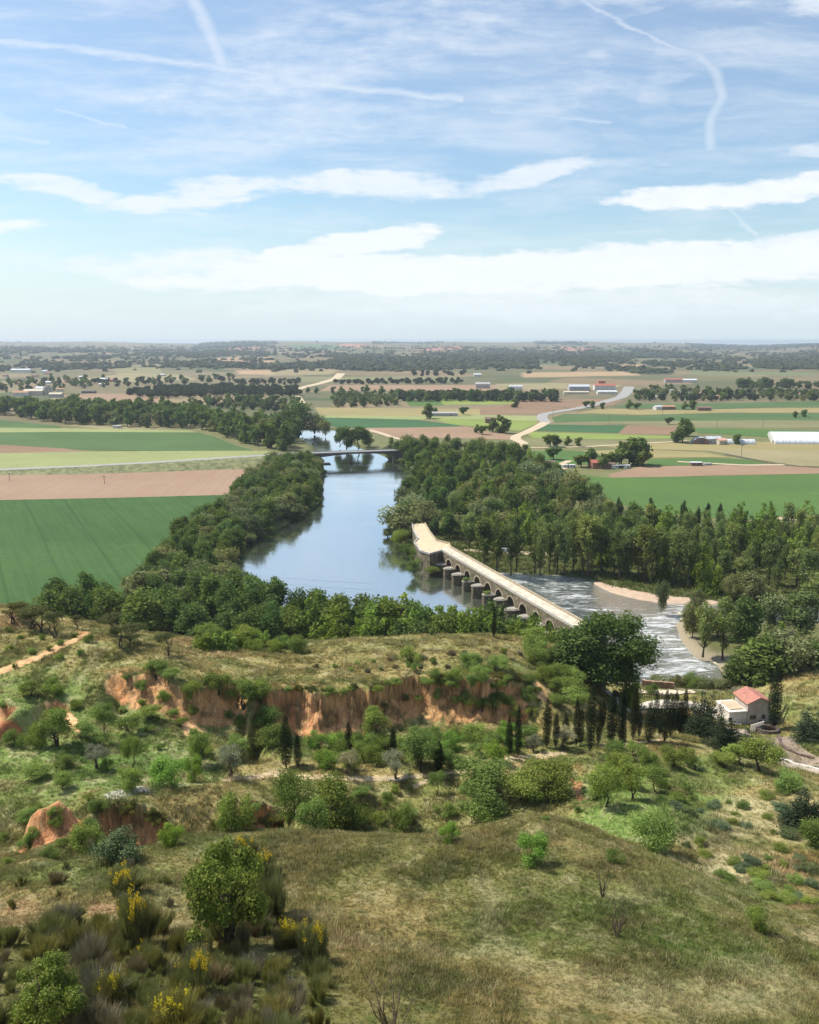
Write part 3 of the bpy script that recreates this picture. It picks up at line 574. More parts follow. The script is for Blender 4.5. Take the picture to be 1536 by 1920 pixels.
FIELDS = [ # outline px, material, label, drop-layer
 ([(-500,938),(0,938),(200,934),(430,928),(350,1000),(300,1060),(262,1130),(262,1180),(60,1180),(-500,1140)],'dkgreen','deep green crop field on the left bank with drill lines'),
 ([(-500,888),(0,885),(200,878),(330,872),(520,864),(470,905),(430,928),(200,934),(0,938),(-500,940)],'tan','bare pinkish earth field between the road and the green crop'),
 ([(-500,848),(0,850),(160,847),(300,846),(500,845),(520,850),(330,864),(100,876),(0,881),(-500,886)],'lime','pale yellow green field along the left road'),
 ([(-500,806),(0,811),(120,810),(370,811),(400,818),(440,835),(478,845),(300,846),(160,844),(0,834),(-500,832)],'green','mid green field with white irrigation spray'),
 ([(-500,832),(0,834),(120,841),(160,847),(0,850),(-500,848)],'brown','narrow brown earth strip at the left edge'),
 ([(-500,800),(0,802),(190,804),(350,807),(370,811),(120,810),(0,811),(-500,806)],'lime','thin pale strip below the left tree belt'),
 ([(-500,786),(0,787),(112,799),(115,803),(0,802),(-500,798)],'green','small green wedge of field at the left edge'),
 ([(112,797),(200,799),(350,806),(190,804)],'pale','dry grass strip at the foot of the tree belt'),
 ([(590,783),(650,784),(780,787),(850,796),(872,800),(750,802),(640,803),(600,795)],'teal','deep green field behind the modern bridge'),
 ([(640,803),(750,802),(872,800),(900,806),(960,816),(985,826),(880,822),(760,822),(700,812)],'pink','bare earth field behind the modern bridge'),
 ([(590,764),(700,765),(900,767),(900,778),(780,780),(600,779)],'wheat','wheat strip with dark tracks behind the river'),
 ([(600,779),(780,780),(900,778),(1010,780),(1012,790),(880,786),(780,787),(650,784),(590,783)],'lime','thin yellow green strip in the middle of the valley'),
 ([(812,786),(880,783),(1010,786),(1005,795),(975,808),(900,800),(850,796)],'ygreen','bright yellow green meadow beside the dirt road'),
 ([(885,763),(1040,761),(1068,768),(1015,776),(900,778)],'brown','brown field left of the curved road'),
 ([(760,752),(830,750),(832,760),(770,762)],'vivid','small green vegetable plot among far trees'),
 ([(820,748),(980,750),(960,758),(832,759)],'ygreen','yellow green plot below the dark oak row'),
 ([(980,750),(1130,748),(1170,750),(1150,760),(1068,766),(1040,761),(940,762)],'brown','reddish brown field left of the bend in the road'),
 ([(930,720),(1040,718),(1170,722),(1150,728),(930,731)],'pale','dry pale field in front of the red roofed works'),
 ([(620,722),(1000,722),(1000,733),(600,733)],'pink','long pinkish field across the middle distance'),
 ([(560,706),(860,706),(860,716),(500,717)],'dull','dull grass strip beyond the middle trees'),
 ([(430,722),(560,722),(545,735),(470,733)],'dull','grey grass field left of the climbing dirt road'),
 ([(110,742),(180,738),(300,744),(330,755),(220,762),(160,758)],'pink','bare quarry ground beside the left works'),
 ([(240,700),(340,702),(370,712),(260,716),(120,714)],'pale','dry field on the left middle distance'),
 ([(1180,758),(1340,756),(1536,752),(2000,752),(2000,762),(1450,764),(1290,768),(1150,764)],'green','long green field on the right below the hamlet'),
 ([(1130,766),(1290,769),(1450,765),(2000,763),(2000,772),(1350,774),(1200,778),(1080,774)],'wheat','long wheat strip on the right'),
 ([(1060,776),(1200,779),(1350,775),(2000,774),(2000,792),(1440,788),(1200,790),(1040,792),(1035,783)],'green','broad dull green field right of the curved road'),
 ([(1040,792),(1200,790),(1440,788),(2000,793),(2000,802),(1310,802),(1290,804),(1160,794)],'dull','dry grass field on the right behind the ploughed plot'),
 ([(1020,796),(1172,798),(1160,812),(1010,808),(985,806)],'teal','dark green plot right of the dirt road'),
 ([(1178,797),(1280,800),(1282,806),(1270,816),(1158,814)],'brown','square ploughed brown plot beside lone tree'),
 ([(1300,803),(1420,805),(1536,808),(2000,810),(2000,820),(1440,820),(1310,812)],'vivid','bright green strip behind the greenhouses'),
 ([(985,810),(1160,814),(1270,818),(1265,822),(1140,824),(1000,822)],'ygreen','yellow strip below the dark green plot'),
 ([(985,823),(1140,825),(1260,823),(1240,831),(1120,838),(1000,838),(985,832)],'dull','rough olive field beside the yellow strip'),
 ([(1130,838),(1240,831),(1300,829),(1440,829),(2000,845),(2000,868),(1536,868),(1440,862),(1330,846),(1200,842)],'wheat','large ripe wheat field in front of the greenhouses'),
 ([(1090,846),(1200,843),(1320,848),(1370,858),(1260,858),(1160,860)],'wheat','wheat strip above the farm with the red roof'),
 ([(1320,843),(2000,848),(2000,884),(1500,874),(1420,862)],'pale','pale wheat field at the right edge'),
 ([(945,848),(1060,845),(1105,848),(1160,862),(1120,870),(1050,872),(1000,864)],'vivid','vivid green field left of the red farm'),
 ([(1215,862),(1320,858),(1400,862),(1440,869),(1330,872),(1215,874)],'vivid','vivid green strip right of the red farm'),
 ([(1200,875),(1330,873),(1440,870),(1536,876),(2000,884),(2000,892),(1536,888),(1330,892),(1150,898),(1140,890)],'pink','long brown pink strip in front of the farm'),
 ([(1038,885),(1140,896),(1330,893),(1536,889),(2000,893),(2000,960),(1480,965),(1400,975),(1260,965),(1160,945),(1100,915)],'vivid','large bright green field behind the poplars'),
 ([(1010,880),(1040,885),(1100,915),(1050,905)],'green','green corner of field beside the wood')]
for i, (px, mm, lab) in enumerate(FIELDS):
    P = plain([p[0] for p in px], [p[1] for p in px]); P = P[P[:, 1] < 2700]; P[:, 2] = 2.12+.015*(i % 6)
    c = P.mean(0); me = bpy.data.meshes.new('field'); me.from_pydata([tuple(p-c) for p in P], [], [list(range(len(P)))]); me.materials.append(FM[mm]); me.update()
    if me.polygons[0].normal.z < 0: me.flip_normals()
    f = link('field', me, loc=tuple(c)); tag(f, lab, kind='structure')

# ------------------------------------------------------------------ roads and tracks
def ribbon(name, pts, width, m, lift=.3, step=None, kind='structure', label=None, zf=None, edge=0.0):
    pts = np.array(pts, float); seg = np.hypot(*np.diff(pts[:, :2], axis=0).T); s = np.r_[0, np.cumsum(seg)]
    n = max(2, int(s[-1]/(step or max(3, s[-1]/120)))); q = np.linspace(0, s[-1], n)
    # Catmull-like smoothing through dense linear + moving average
    X = np.interp(q, s, pts[:, 0]); Y = np.interp(q, s, pts[:, 1]); Z = np.interp(q, s, pts[:, 2])
    for _ in range(6):
        X[1:-1] = (X[:-2]+2*X[1:-1]+X[2:])/4; Y[1:-1] = (Y[:-2]+2*Y[1:-1]+Y[2:])/4; Z[1:-1] = (Z[:-2]+2*Z[1:-1]+Z[2:])/4
    tx = np.gradient(X); ty = np.gradient(Y); L = np.hypot(tx, ty)+1e-9; nx, ny = -ty/L, tx/L
    wd = np.interp(q, s, width) if not np.isscalar(width) else np.full(n, width)
    V = []
    for k in (-1, -.33, .33, 1):
        xx = X+nx*wd*k/2; yy = Y+ny*wd*k/2; zz = (zf(xx, yy) if zf else Z)+lift; V.append(np.c_[xx, yy, zz])
    V = np.stack(V, 1).reshape(-1, 3); c = V.mean(0)
    i = np.arange(n*4).reshape(n, 4); F = np.stack([i[:-1, :-1], i[1:, :-1], i[1:, 1:], i[:-1, 1:]], -1).reshape(-1, 4)
    me = mesh_np(name, V-c, F, [m], smooth=True)
    if me.polygons[0].normal.z < 0: me.flip_normals()
    ob_ = link(name, me, loc=tuple(c)); tag(ob_, label, kind=kind); return ob_
m_dirt = paint('pale_dirt_track', (.50,.40,.27), .95, .12, .4); m_asph = paint('worn_asphalt', (.17,.165,.155), .9, .12, .5); m_conc = paint('pale_concrete', (.46,.43,.37), .85, .12, .8)
m_gasph = paint('pale_grey_road', (.30,.29,.27), .9, .1, .3)
def pl3(px, drop=98.): return plain([p[0] for p in px], [p[1] for p in px], drop)
ribbon('dirt_track', pl3([(640,700),(630,710),(600,719),(570,726),(552,732),(550,738),(560,748),(566,756)]), [26,24,20,18,18,16,14,12], m_dirt, .35, label='pale dirt track winding up between far fields')
ribbon('road', pl3([(1180,725),(1176,735),(1165,745),(1130,755),(1090,765),(1040,773),(1018,777),(1016,785),(1024,792)]), [22,22,20,18,16,14,14,14,13], m_gasph, .4, label='pale grey road curving down through the right fields')
ribbon('dirt_track', pl3([(1024,792),(1010,800),(985,812),(968,818),(966,824),(982,831),(978,838),(960,840)]), [13,12,11,11,11,10,9,8], m_dirt, .35, label='pale dirt track dropping in an s bend to the woods')
ribbon('road', pl3([(920,842),(980,840),(1100,838),(1200,832),(1290,827)]), 6, m_dirt, .3, label='light farm road running right along the wheat')
ribbon('dirt_track', pl3([(1360,852),(1420,864),(1480,874),(1600,880)]), 4, paint('dark_verge',(.10,.09,.05)), .3, label='dark weedy track between the wheat fields')
ribbon('dirt_track', pl3([(1270,866),(1340,870),(1400,873),(1470,872)]), 6, m_dirt, .35, label='light farm track beside the white roofed shed')
ribbon('dirt_track', pl3([(1040,875),(1060,868),(1068,864)]), 6, m_dirt, .35, label='short pale track by the brown farmhouse')
ribbon('dirt_track', pl3([(1060,878),(1046,884),(1030,880)]), 5, m_dirt, .35, label='pale farm entrance beside the wood')
ribbon('dirt_track', pl3([(690,806),(712,812),(735,820),(760,826)]), 7, m_dirt, .35, label='short pale track above the modern bridge')
ribbon('dirt_track', pl3([(870,1032),(905,1034),(960,1036),(1010,1040),(1060,1038),(1120,1036)]), [5,5,6,7,5,4], m_dirt, .3, label='dirt track along the far bank where a white van stands')
ribbon('dirt_track', pl3([(1440,974),(1480,972),(1510,985),(1560,995)]), [5,5,4,4], m_dirt, .3, label='pale path on the right behind the poplars')
# sand bar and gravel island on the river
def blobplate(name, px, z, m, label, h=.7):
    from mathutils import geometry
    P = plain([p[0] for p in px], [p[1] for p in px], 100-z)[:, :2]
    Q = []
    for i in range(len(P)):
        a, b = P[i], P[(i+1) % len(P)]
        for k in range(5): Q.append(a+(b-a)*k/5)
    Q = np.array(Q); 
    for _ in range(3): Q = (np.roll(Q, 1, 0)+2*Q+np.roll(Q, -1, 0))/4
    Q += (rng.random(Q.shape)-.5)*.5; c = Q.mean(0); rings = [(1.0, -.5), (.985, .12), (.93, .35), (.6, h*.8), (.2, h)]
    V = np.concatenate([np.c_[(Q-c)*s, np.full(len(Q), zz)] for s, zz in rings]+[[[0, 0, h]]]); n = len(Q)
    F = [(r*n+i, r*n+(i+1) % n, (r+1)*n+(i+1) % n, (r+1)*n+i) for r in range(4) for i in range(n)]+[(4*n+i, 4*n+(i+1) % n, 5*n, 5*n) for i in range(n)]
    F3 = [f if f[2] != f[3] else f[:3] for f in F]; me = bpy.data.meshes.new(name); me.from_pydata([tuple(v) for v in V], [], F3); me.materials.append(m)
    for p in me.polygons: p.use_smooth = True
    me.update()
    if sum(p.normal.z for p in me.polygons) < 0: me.flip_normals()
    o_ = link(name, me, loc=(c[0], c[1], z)); tag(o_, label, kind='structure'); return o_
m_sand = paint('pink_river_sand', (.47,.35,.25), .95, .1, .3); m_grav = paint('pale_river_gravel', (.46,.40,.29), .95, .3, .9, c2=(.24,.23,.13))
blobplate('sandbar', [(1104,1090),(1150,1086),(1230,1099),(1290,1113),(1350,1125),(1352,1136),(1270,1134),(1200,1126),(1145,1112)], .42, m_sand, 'pink sandbar curving along the far bank of the rapids', .8)
blobplate('gravel_island', [(1286,1168),(1306,1150),(1340,1160),(1420,1172),(1600,1178),(1640,1260),(1420,1262),(1345,1248),(1312,1234),(1297,1208)], .42, m_grav, 'gravel and scrub island right of the rapids', 1.1)
blobplate('gravel_bar', [(1268,1150),(1282,1148),(1305,1158),(1280,1168)], .42, m_grav, 'small gravel bar with willows at the edge of the rapids', .6)
# ------------------------------------------------------------------ foliage
def foliage(name, dark, light, tr=.32, rvar=.35):
    m, t, o = mat(name); tone = t.attr('tone').outputs['Fac']; oi = t.new('ShaderNodeObjectInfo').outputs['Random']
    ob = t.new('ShaderNodeTexCoord').outputs['Object']; nz = t.noise(ob, .45, 2, .5)
    f = t.m('ADD', t.m('MULTIPLY', tone, .75), t.m('MULTIPLY', nz, .35), clamp=True)
    c = t.mix(f, dark, light); br = t.m('ADD', 1-rvar/2, t.m('MULTIPLY', oi, rvar)); warm = t.m('FRACT', t.m('MULTIPLY', oi, 7.31))
    c = t.mix(1.0, c, t.xyz(t.m('MULTIPLY', br, t.m('ADD', .97, t.m('MULTIPLY', warm, .20))), t.m('MULTIPLY', br, .93), t.m('MULTIPLY', br, t.m('SUBTRACT', .92, t.m('MULTIPLY', warm, .2)))), 'MULTIPLY')
    d = t.new('ShaderNodeBsdfDiffuse'); t.put(d.inputs[0], c); tl = t.new('ShaderNodeBsdfTranslucent'); t.put(tl.inputs[0], t.mix(1.0, c, (1.1, 1.25, .7), 'MULTIPLY'))
    mx = t.new('ShaderNodeMixShader'); mx.inputs[0].default_value = tr; t.l.new(d.outputs[0], mx.inputs[1]); t.l.new(tl.outputs[0], mx.inputs[2])
    t.l.new(mx.outputs[0], o.inputs[0]); return m
FO = dict(broad=foliage('ash_leaves', (0.0486, 0.0892, 0.0292), (0.1903, 0.2808, 0.0906)), wood=foliage('woodland_leaves', (0.0356, 0.0778, 0.0292), (0.1611, 0.2652, 0.0852), rvar=.5), poplar=foliage('poplar_leaves', (.060,.100,.036), (.27,.35,.13), rvar=.6),
 light=foliage('young_poplar_leaves', (0.0675, 0.1283, 0.027), (0.2635, 0.387, 0.0824)), lomb=foliage('lombardy_leaves', (0.0243, 0.0513, 0.0243), (0.0906, 0.1401, 0.0577)), cyp=foliage('cypress_scale_leaves', (.008,.016,.009), (0.028, 0.043, 0.02), .1),
 olive=foliage('olive_leaves', (0.1215, 0.1485, 0.1013), (0.4118, 0.4447, 0.3294)), pine=foliage('pine_needles', (0.0405, 0.0567, 0.0243), (0.173, 0.1976, 0.0824), .15), shrub=foliage('shrub_leaves', (0.0675, 0.1181, 0.0371), (0.2767, 0.3953, 0.1087), rvar=.5),
 bright=foliage('bright_shrub_leaves', (0.081, 0.162, 0.0338), (0.28, 0.462, 0.098)), conif=foliage('conifer_needles', (0.0203, 0.0378, 0.0243), (0.0743, 0.108, 0.0607), .12), oak=foliage('holm_oak_leaves', (.030,.045,.026), (.085,.110,.055), .15),
 broom=foliage('broom_stems', (0.091, 0.1115, 0.0507), (0.3113, 0.3336, 0.1446), .2), jun=foliage('juniper_leaves', (0.0405, 0.0743, 0.0405), (0.1647, 0.2306, 0.1236), .15), willow=foliage('willow_leaves', (0.0675, 0.1013, 0.0473), (0.2965, 0.3459, 0.1812)), dry=foliage('dry_twigs', (.13,.13,.09), (.30,.29,.21), .1))
m_flower = foliage('yellow_blossom', (.50,.44,.03), (.78,.70,.07), .2, .1)
m_bark = paint('rough_bark', (.15,.115,.08), .95, .3, 2.5); m_barkd = paint('dark_bark', (.07,.055,.04), .95, .3, 2.5); m_barkp = paint('pale_bark', (.30,.27,.22), .95, .25, 2)
def leaves(lobes, n, size, r, out=.75, fillin=.22, up=.15, asp=1.0, fuzz=.62):
    L = np.array(lobes, float); ar = (L[:, 3]*L[:, 4]+L[:, 3]*L[:, 5]+L[:, 4]*L[:, 5])**.9
    k = r.choice(len(L), n, p=ar/ar.sum()); d = r.normal(size=(n, 3)); d[:, 2] += .15; d /= np.linalg.norm(d, axis=1)[:, None]
    rr = np.where(r.random(n) < fillin, .25+.55*r.random(n), .78+fuzz*r.random(n)**2.2)
    c = L[k, :3]+d*L[k, 3:6]*rr[:, None]
    nm = d*out+r.normal(size=(n, 3))*.55+[0, 0, up]; nm /= np.linalg.norm(nm, axis=1)[:, None]
    a = np.cross(nm, r.normal(size=(n, 3))); a /= np.linalg.norm(a, axis=1)[:, None]+1e-9; b = np.cross(nm, a)
    s = size*(.6+.8*r.random(n))[:, None]
    V = np.empty((n, 4, 3))
    for j, (p, q) in enumerate([(-1, -.35), (.25, -1), (1, .3), (-.3, 1)]):
        V[:, j] = c+a*s*p*.5*asp*(1+.35*r.normal(size=(n, 1)))+b*s*q*.5*(1+.35*r.normal(size=(n, 1)))+nm*s*.12*(1 if j % 2 else -1)
    lt = r.random(len(L))*.55
    tone = np.clip(lt[k]*.8+.6*r.random(n)**1.3, 0, 1)
    return V.reshape(-1, 3), np.arange(4*n).reshape(-1, 4), np.repeat(tone, 4)
def tube(pts, rad, seg=6):
    P = np.array(pts, float); n = len(P); V = []; F = []
    for i in range(n):
        tg = P[min(i+1, n-1)]-P[max(i-1, 0)]; tg /= np.linalg.norm(tg)+1e-9; a = np.cross(tg, [.3, 1, .2]); a /= np.linalg.norm(a); b = np.cross(tg, a)
        for j in range(seg):
            w = 2*math.pi*j/seg; V.append(P[i]+(a*math.cos(w)+b*math.sin(w))*rad[i])
    for i in range(n-1):
        for j in range(seg): F.append((i*seg+j, i*seg+(j+1) % seg, (i+1)*seg+(j+1) % seg, (i+1)*seg+j))
    return np.array(V), np.array(F)
def joinVF(parts):
    V = []; F = []; o = 0
    for v, f in parts: V.append(v); F.append(np.asarray(f)+o); o += len(v)
    return np.concatenate(V), np.concatenate(F)
def trunk_mesh(h, r0, limbs, r, mt, lean=.05, crook=.03, base=1, spread=.5):
    parts = []
    for b in range(base):
        dx, dy = r.normal(size=2)*lean*h; q = 6; pts = [(0, 0, -.25)]
        if base > 1: aa_ = 2*math.pi*(b/base+r.random()*.2); dx += math.cos(aa_)*spread*h*.35; dy += math.sin(aa_)*spread*h*.35
        for i in range(1, q): f = i/(q-1); pts.append((dx*f**1.3+r.normal()*crook*h*(f < 1), dy*f**1.3+r.normal()*crook*h, h*f))
        parts.append(tube(pts, [r0*(1.25 if i == 0 else 1-.75*i/(q-1)) for i in range(q)], 6))
        for l in range(limbs):
            f = .3+.6*r.random(); i = int(f*(q-1)); p0 = np.array(pts[i]); w = r.random()*6.28; ln = h*(.22+.2*r.random())
            p1 = p0+[math.cos(w)*ln*.5, math.sin(w)*ln*.5, ln*.45]; p2 = p0+[math.cos(w)*ln*.85, math.sin(w)*ln*.85, ln*1.0]
            parts.append(tube([p0, p1, p2], [r0*.45, r0*.28, r0*.08], 4))
    V, F = joinVF(parts); return mesh_np('trunk', V, F, [mt], smooth=True)
def scatter_lobes(r, n, rx, rz, cz, lr, squash=1.0, shape='ell', zb=0):
    out = []
    for i in range(n):
        d = r.normal(size=3); d /= np.linalg.norm(d); q = (.35+.65*r.random())**.6
        x, y, z = d[0]*rx*q, d[1]*rx*q, d[2]*rz*q
        if shape == 'cone': f = 1-(z+rz)/(2*rz); x *= .25+f*1.1; y *= .25+f*1.1
        if shape == 'egg': f = 1-(z+rz)/(2*rz); x *= .55+f*.65; y *= .55+f*.65
        s = lr*(.75+.5*r.random()); out.append((x, y, cz+z, s, s, s*squash))
    return out
PROTO = {}
def proto(kind, trunk, V, F, tone, m, extra=None):
    me = mesh_np('crown', V, F, [m], {'tone': tone}); PROTO.setdefault(kind, []).append(dict(trunk=trunk, crown=me, h=float(V[:, 2].max()), w=float(np.percentile(abs(V[:, 0]), 97)*2), extra=extra or []))
for i in range(7):
    r = np.random.default_rng(100+i)
    L = scatter_lobes(r, 20, 4.2, 5.4, 8.6, 1.9, .95, 'egg')+scatter_lobes(r, 5, 3.2, 1.5, 3.4, 1.6); proto('broad', trunk_mesh(9, .35, 5, r, m_bark), *leaves(L, 3000, .62, r), FO['broad'])
for i in range(7):
    r = np.random.default_rng(200+i)
    L = scatter_lobes(r, 20, 3.6, 6.6, 9.6, 1.8, 1.1, 'egg'); proto('wood', trunk_mesh(10, .3, 5, r, m_barkd), *leaves(L, 2800, .62, r), FO['wood'])
for i in range(8):
    r = np.random.default_rng(300+i)
    L = scatter_lobes(r, 15, 2.5, 5.6+r.random()*1.2, 12.6, 1.45, 1.25)+scatter_lobes(r, 4, 1.2, 3, 5.5, .8, 1.2); proto('poplar', trunk_mesh(15, .3, 9, r, m_barkd, .02, .008), *leaves(L, 2200, .5, r, fillin=.3), FO['poplar'])
for i in range(6):
    r = np.random.default_rng(400+i); L = []
    for k in range(7):
        a = r.random()*6.28; q = r.random()*2.2; hh_ = 6+6.5*r.random()*(1-q/4); x, y = math.cos(a)*q, math.sin(a)*q
        for f in np.linspace(.12, 1, 6): s = 1.25*(1.15-f*.9)+.2; L.append((x*(1+f*.3)+r.normal()*.45, y*(1+f*.3)+r.normal()*.45, hh_*f+r.normal()*.4, s, s, s*1.5))
    proto('light', trunk_mesh(8, .2, 5, r, m_bark), *leaves(L, 4200, .4, r, fillin=.25, up=.3), FO['light'])
for i in range(5):
    r = np.random.default_rng(500+i); L = [(r.normal()*.15, r.normal()*.15, 1.5+11.5*f, 1.15*(math.sin(math.pi*min(1, .18+f*.8))**.6)+.1, 1.15*(math.sin(math.pi*min(1, .18+f*.8))**.6)+.1, 1.3) for f in np.linspace(0, 1, 11)]
    proto('lomb', trunk_mesh(6, .22, 2, r, m_barkd, .01, .004), *leaves(L, 1500, .45, r, up=.4), FO['lomb'])
for i in range(6):
    r = np.random.default_rng(600+i); wv_ = .8+.35*r.random(); pk = .28+.15*r.random(); L = []
    for f in np.linspace(0, 1, 16):
        pr = (f/pk)**.55 if f < pk else (1-((f-pk)/(1-pk))**2.3*.9); s = wv_*pr*.95+.16; L.append((r.normal()*.03, r.normal()*.03, .55+8.3*f, s, s, .5))
    V, F, tn = leaves(L, 6000, .14, r, out=1.1, fillin=.12, up=.7, asp=.6, fuzz=.35); proto('cyp', trunk_mesh(3, .13, 1, r, m_barkp, .005, .002), V, F, tn, FO['cyp'])
for i in range(5):
    r = np.random.default_rng(700+i); L = scatter_lobes(r, 13, 1.5, .95, 3.0, .62, .85); proto('olive', trunk_mesh(2.6, .16, 4, r, m_bark, .1, .05, 2, .3), *leaves(L, 4000, .11, r, fillin=.35), FO['olive'])
for i in range(5):
    r = np.random.default_rng(800+i); L = scatter_lobes(r, 12, 1.9, .75, 4.3, .75, .6); proto('pine', trunk_mesh(4.2, .14, 3, r, m_barkd, .1, .05, 2+i % 2, .5), *leaves(L, 4500, .12, r, fillin=.3), FO['pine'])
for i in range(8):
    r = np.random.default_rng(900+i); L = scatter_lobes(r, 10+i, 1.25, 1.0, 1.35, .55, .9); proto('shrub', trunk_mesh(1.6, .06, 4, r, m_barkd, .15, .05, 3, .6), *leaves(L, 5200, .088, r, fillin=.3, up=.2), FO['shrub'])
for i in range(6):
    r = np.random.default_rng(950+i); L = scatter_lobes(r, 11, 1.35, 1.25, 2.8, .6, .9); proto('smalltree', trunk_mesh(2.5, .11, 4, r, m_barkd, .12, .05, 1+i % 2, .3), *leaves(L, 5200, .105, r, fillin=.3, up=.2), FO['shrub'])
for i in range(3):
    r = np.random.default_rng(980+i); L = scatter_lobes(r, 12, 1.15, 1.1, 1.45, .5, .9); proto('bright', trunk_mesh(1.5, .05, 4, r, m_bark, .1, .04, 3, .5), *leaves(L, 5200, .09, r, fillin=.3, up=.3), FO['bright'])
for i in range(5):
    r = np.random.default_rng(1000+i); L = []
    for f in np.linspace(0, 1, 9):
        q = 2.3*(1-f)**.8+.15
        for k in range(max(1, int(6*(1-f)+1))): a = r.random()*6.28; L.append((math.cos(a)*q*.65, math.sin(a)*q*.65, .6+7.6*f, .35+q*.33, .35+q*.33, .5))
    proto('conif', trunk_mesh(7, .18, 3, r, m_barkd, .01, .004), *leaves(L, 5500, .17, r, fillin=.2, up=.25), FO['conif'])
for i in range(2):
    r = np.random.default_rng(1100+i); L = scatter_lobes(r, 16, .85, .7, .95, .42, .95); proto('jun', trunk_mesh(1, .06, 3, r, m_barkd, .05, .03), *leaves(L, 4200, .085, r, out=1, fillin=.15), FO['jun'])
for i in range(4):
    r = np.random.default_rng(1200+i); L = scatter_lobes(r, 13, 3.4, 2.8, 5.2, 1.6, .9)+scatter_lobes(r, 5, 3.4, .6, 2.2, 1.2, .9); proto('willow', trunk_mesh(5, .25, 5, r, m_bark, .08, .03, 2, .3), *leaves(L, 2600, .42, r, fillin=.3), FO['willow'])
r = np.random.default_rng(1300); L = scatter_lobes(r, 34, 3.1, 2.9, 4.3, .85, .95)+scatter_lobes(r, 12, 3.3, .8, 1.8, .9, .9); proto('bigshade', trunk_mesh(4.5, .3, 5, r, m_bark, .05, .03, 3, .35), *leaves(L, 24000, .17, r, fillin=.2), FO['wood'])
for i in range(2):
    r = np.random.default_rng(1350+i); L = scatter_lobes(r, 26, 1.6, 1.35, 2.15, .36, .9)+scatter_lobes(r, 6, 1.5, .4, 1.2, .3, .8)
    proto('leafy', trunk_mesh(2.3, .07, 5, r, m_barkd, .06, .03, 4, .55), *leaves(L, 9000, .09, r, fillin=.3, up=.2, out=.6), FO['shrub'])
# broom: upright sheaves of thin green stems, some tipped with yellow blossom
def broom_mesh(r, n, h, w, clumps):
    cx = r.normal(size=(clumps, 2))*w*.28; k = r.integers(0, clumps, n); hgt = h*(.45+.55*r.random(n))*(.7+.3*r.random(clumps)[k])
    a = r.random(n)*6.28; sp = (r.random(n)**.7)*w*.42*hgt/h; c0 = np.c_[cx[k]*.5+r.normal(size=(n, 2))*.03*w, r.random(n)*hgt*.35]
    tip = np.c_[cx[k]+np.c_[np.cos(a), np.sin(a)]*sp[:, None], hgt]; mid = (c0+tip)/2+np.c_[np.cos(a), np.sin(a), a*0]*(sp*.12)[:, None]
    p = r.normal(size=(n, 3)); p[:, 2] *= .2; p /= np.linalg.norm(p, axis=1)[:, None]; s = .013*(.7+.6*r.random(n))[:, None]*h/1.5
    V = np.stack([c0, mid-p*s, tip, mid+p*s], 1).reshape(-1, 3); tone = np.repeat(np.clip(.5*r.random(clumps)[k]+.5*r.random(n), 0, 1), 4); return V, np.arange(4*n).reshape(-1, 4), tone, tip
for i in range(6):
    r = np.random.default_rng(1400+i); h_ = 1.6; V, F, tn, tip = broom_mesh(r, 4500, h_, 1.9, 18); Lb_ = [(p_[0], p_[1], p_[2]*.82, .16, .16, .26) for p_ in tip[r.choice(len(tip), 46)]]; v2, f2, t2 = leaves(Lb_, 5200, .05, r, fillin=.4, up=.1, asp=.5); F = np.r_[F, f2+len(V)]; V = np.r_[V, v2]; tn = np.r_[tn, t2*.8]
    ex = []
    if i < 4:
        q = tip[(tip[:, 2] > h_*.62)]; cc = q[r.choice(len(q), 7+2*i)]; dmin = np.min(np.linalg.norm(q[:, None]-cc, axis=2), axis=1); q = q[dmin < .15+.03*i]; q = q[r.random(len(q)) < .6]
        q = np.repeat(q, 3, 0)+r.normal(size=(len(q)*3, 3))*[.03, .03, .07]; Lq = np.c_[q, np.full((len(q), 3), .025)]; vv_, ff_, tt_ = leaves(Lq, len(q)*2, .042, r, fillin=.5); ex = [('blossom', mesh_np('blossom', vv_, ff_, [m_flower], {'tone': tt_}))]
    proto('broomf' if i < 4 else 'broom', trunk_mesh(.7, .035, 5, r, m_barkd, .15, .05, 3, .8), V, F, tn, FO['broom'], ex)
for i in range(3):   # grey half-dead shrubs
    r = np.random.default_rng(1450+i); V, F, tn, tip = broom_mesh(r, 2600, 1.2, 2.0, 12); proto('drybush', trunk_mesh(.8, .03, 7, r, m_bark, .2, .08, 4, 1), V, F, tn, FO['dry'])
for i in range(2):   # leafless saplings
    r = np.random.default_rng(1460+i); parts = []
    for k in range(9):
        a = r.random()*6.28; q = .25+.5*r.random(); hh_ = 1.5+r.random()*.6; p = [(0, 0, 0)]+[(math.cos(a)*q*f**1.2+r.normal()*.04, math.sin(a)*q*f**1.2+r.normal()*.04, hh_*f) for f in (.3, .55, .8, 1)]
        parts.append(tube(p, [.03, .022, .016, .010, .004], 4))
        for l in range(4):
            b = np.array(p[1+l % 4]); w = r.random()*6.28; parts.append(tube([b, b+[math.cos(w)*.13, math.sin(w)*.13, .16], b+[math.cos(w)*.2, math.sin(w)*.2, .36]], [.010, .007, .003], 3))
    V, F = joinVF(parts); tk = mesh_np('branches', V, F, [m_bark]); PROTO.setdefault('bare', []).append(dict(trunk=tk, crown=None, h=2.1, w=1.3, extra=[]))
_cnt = {}
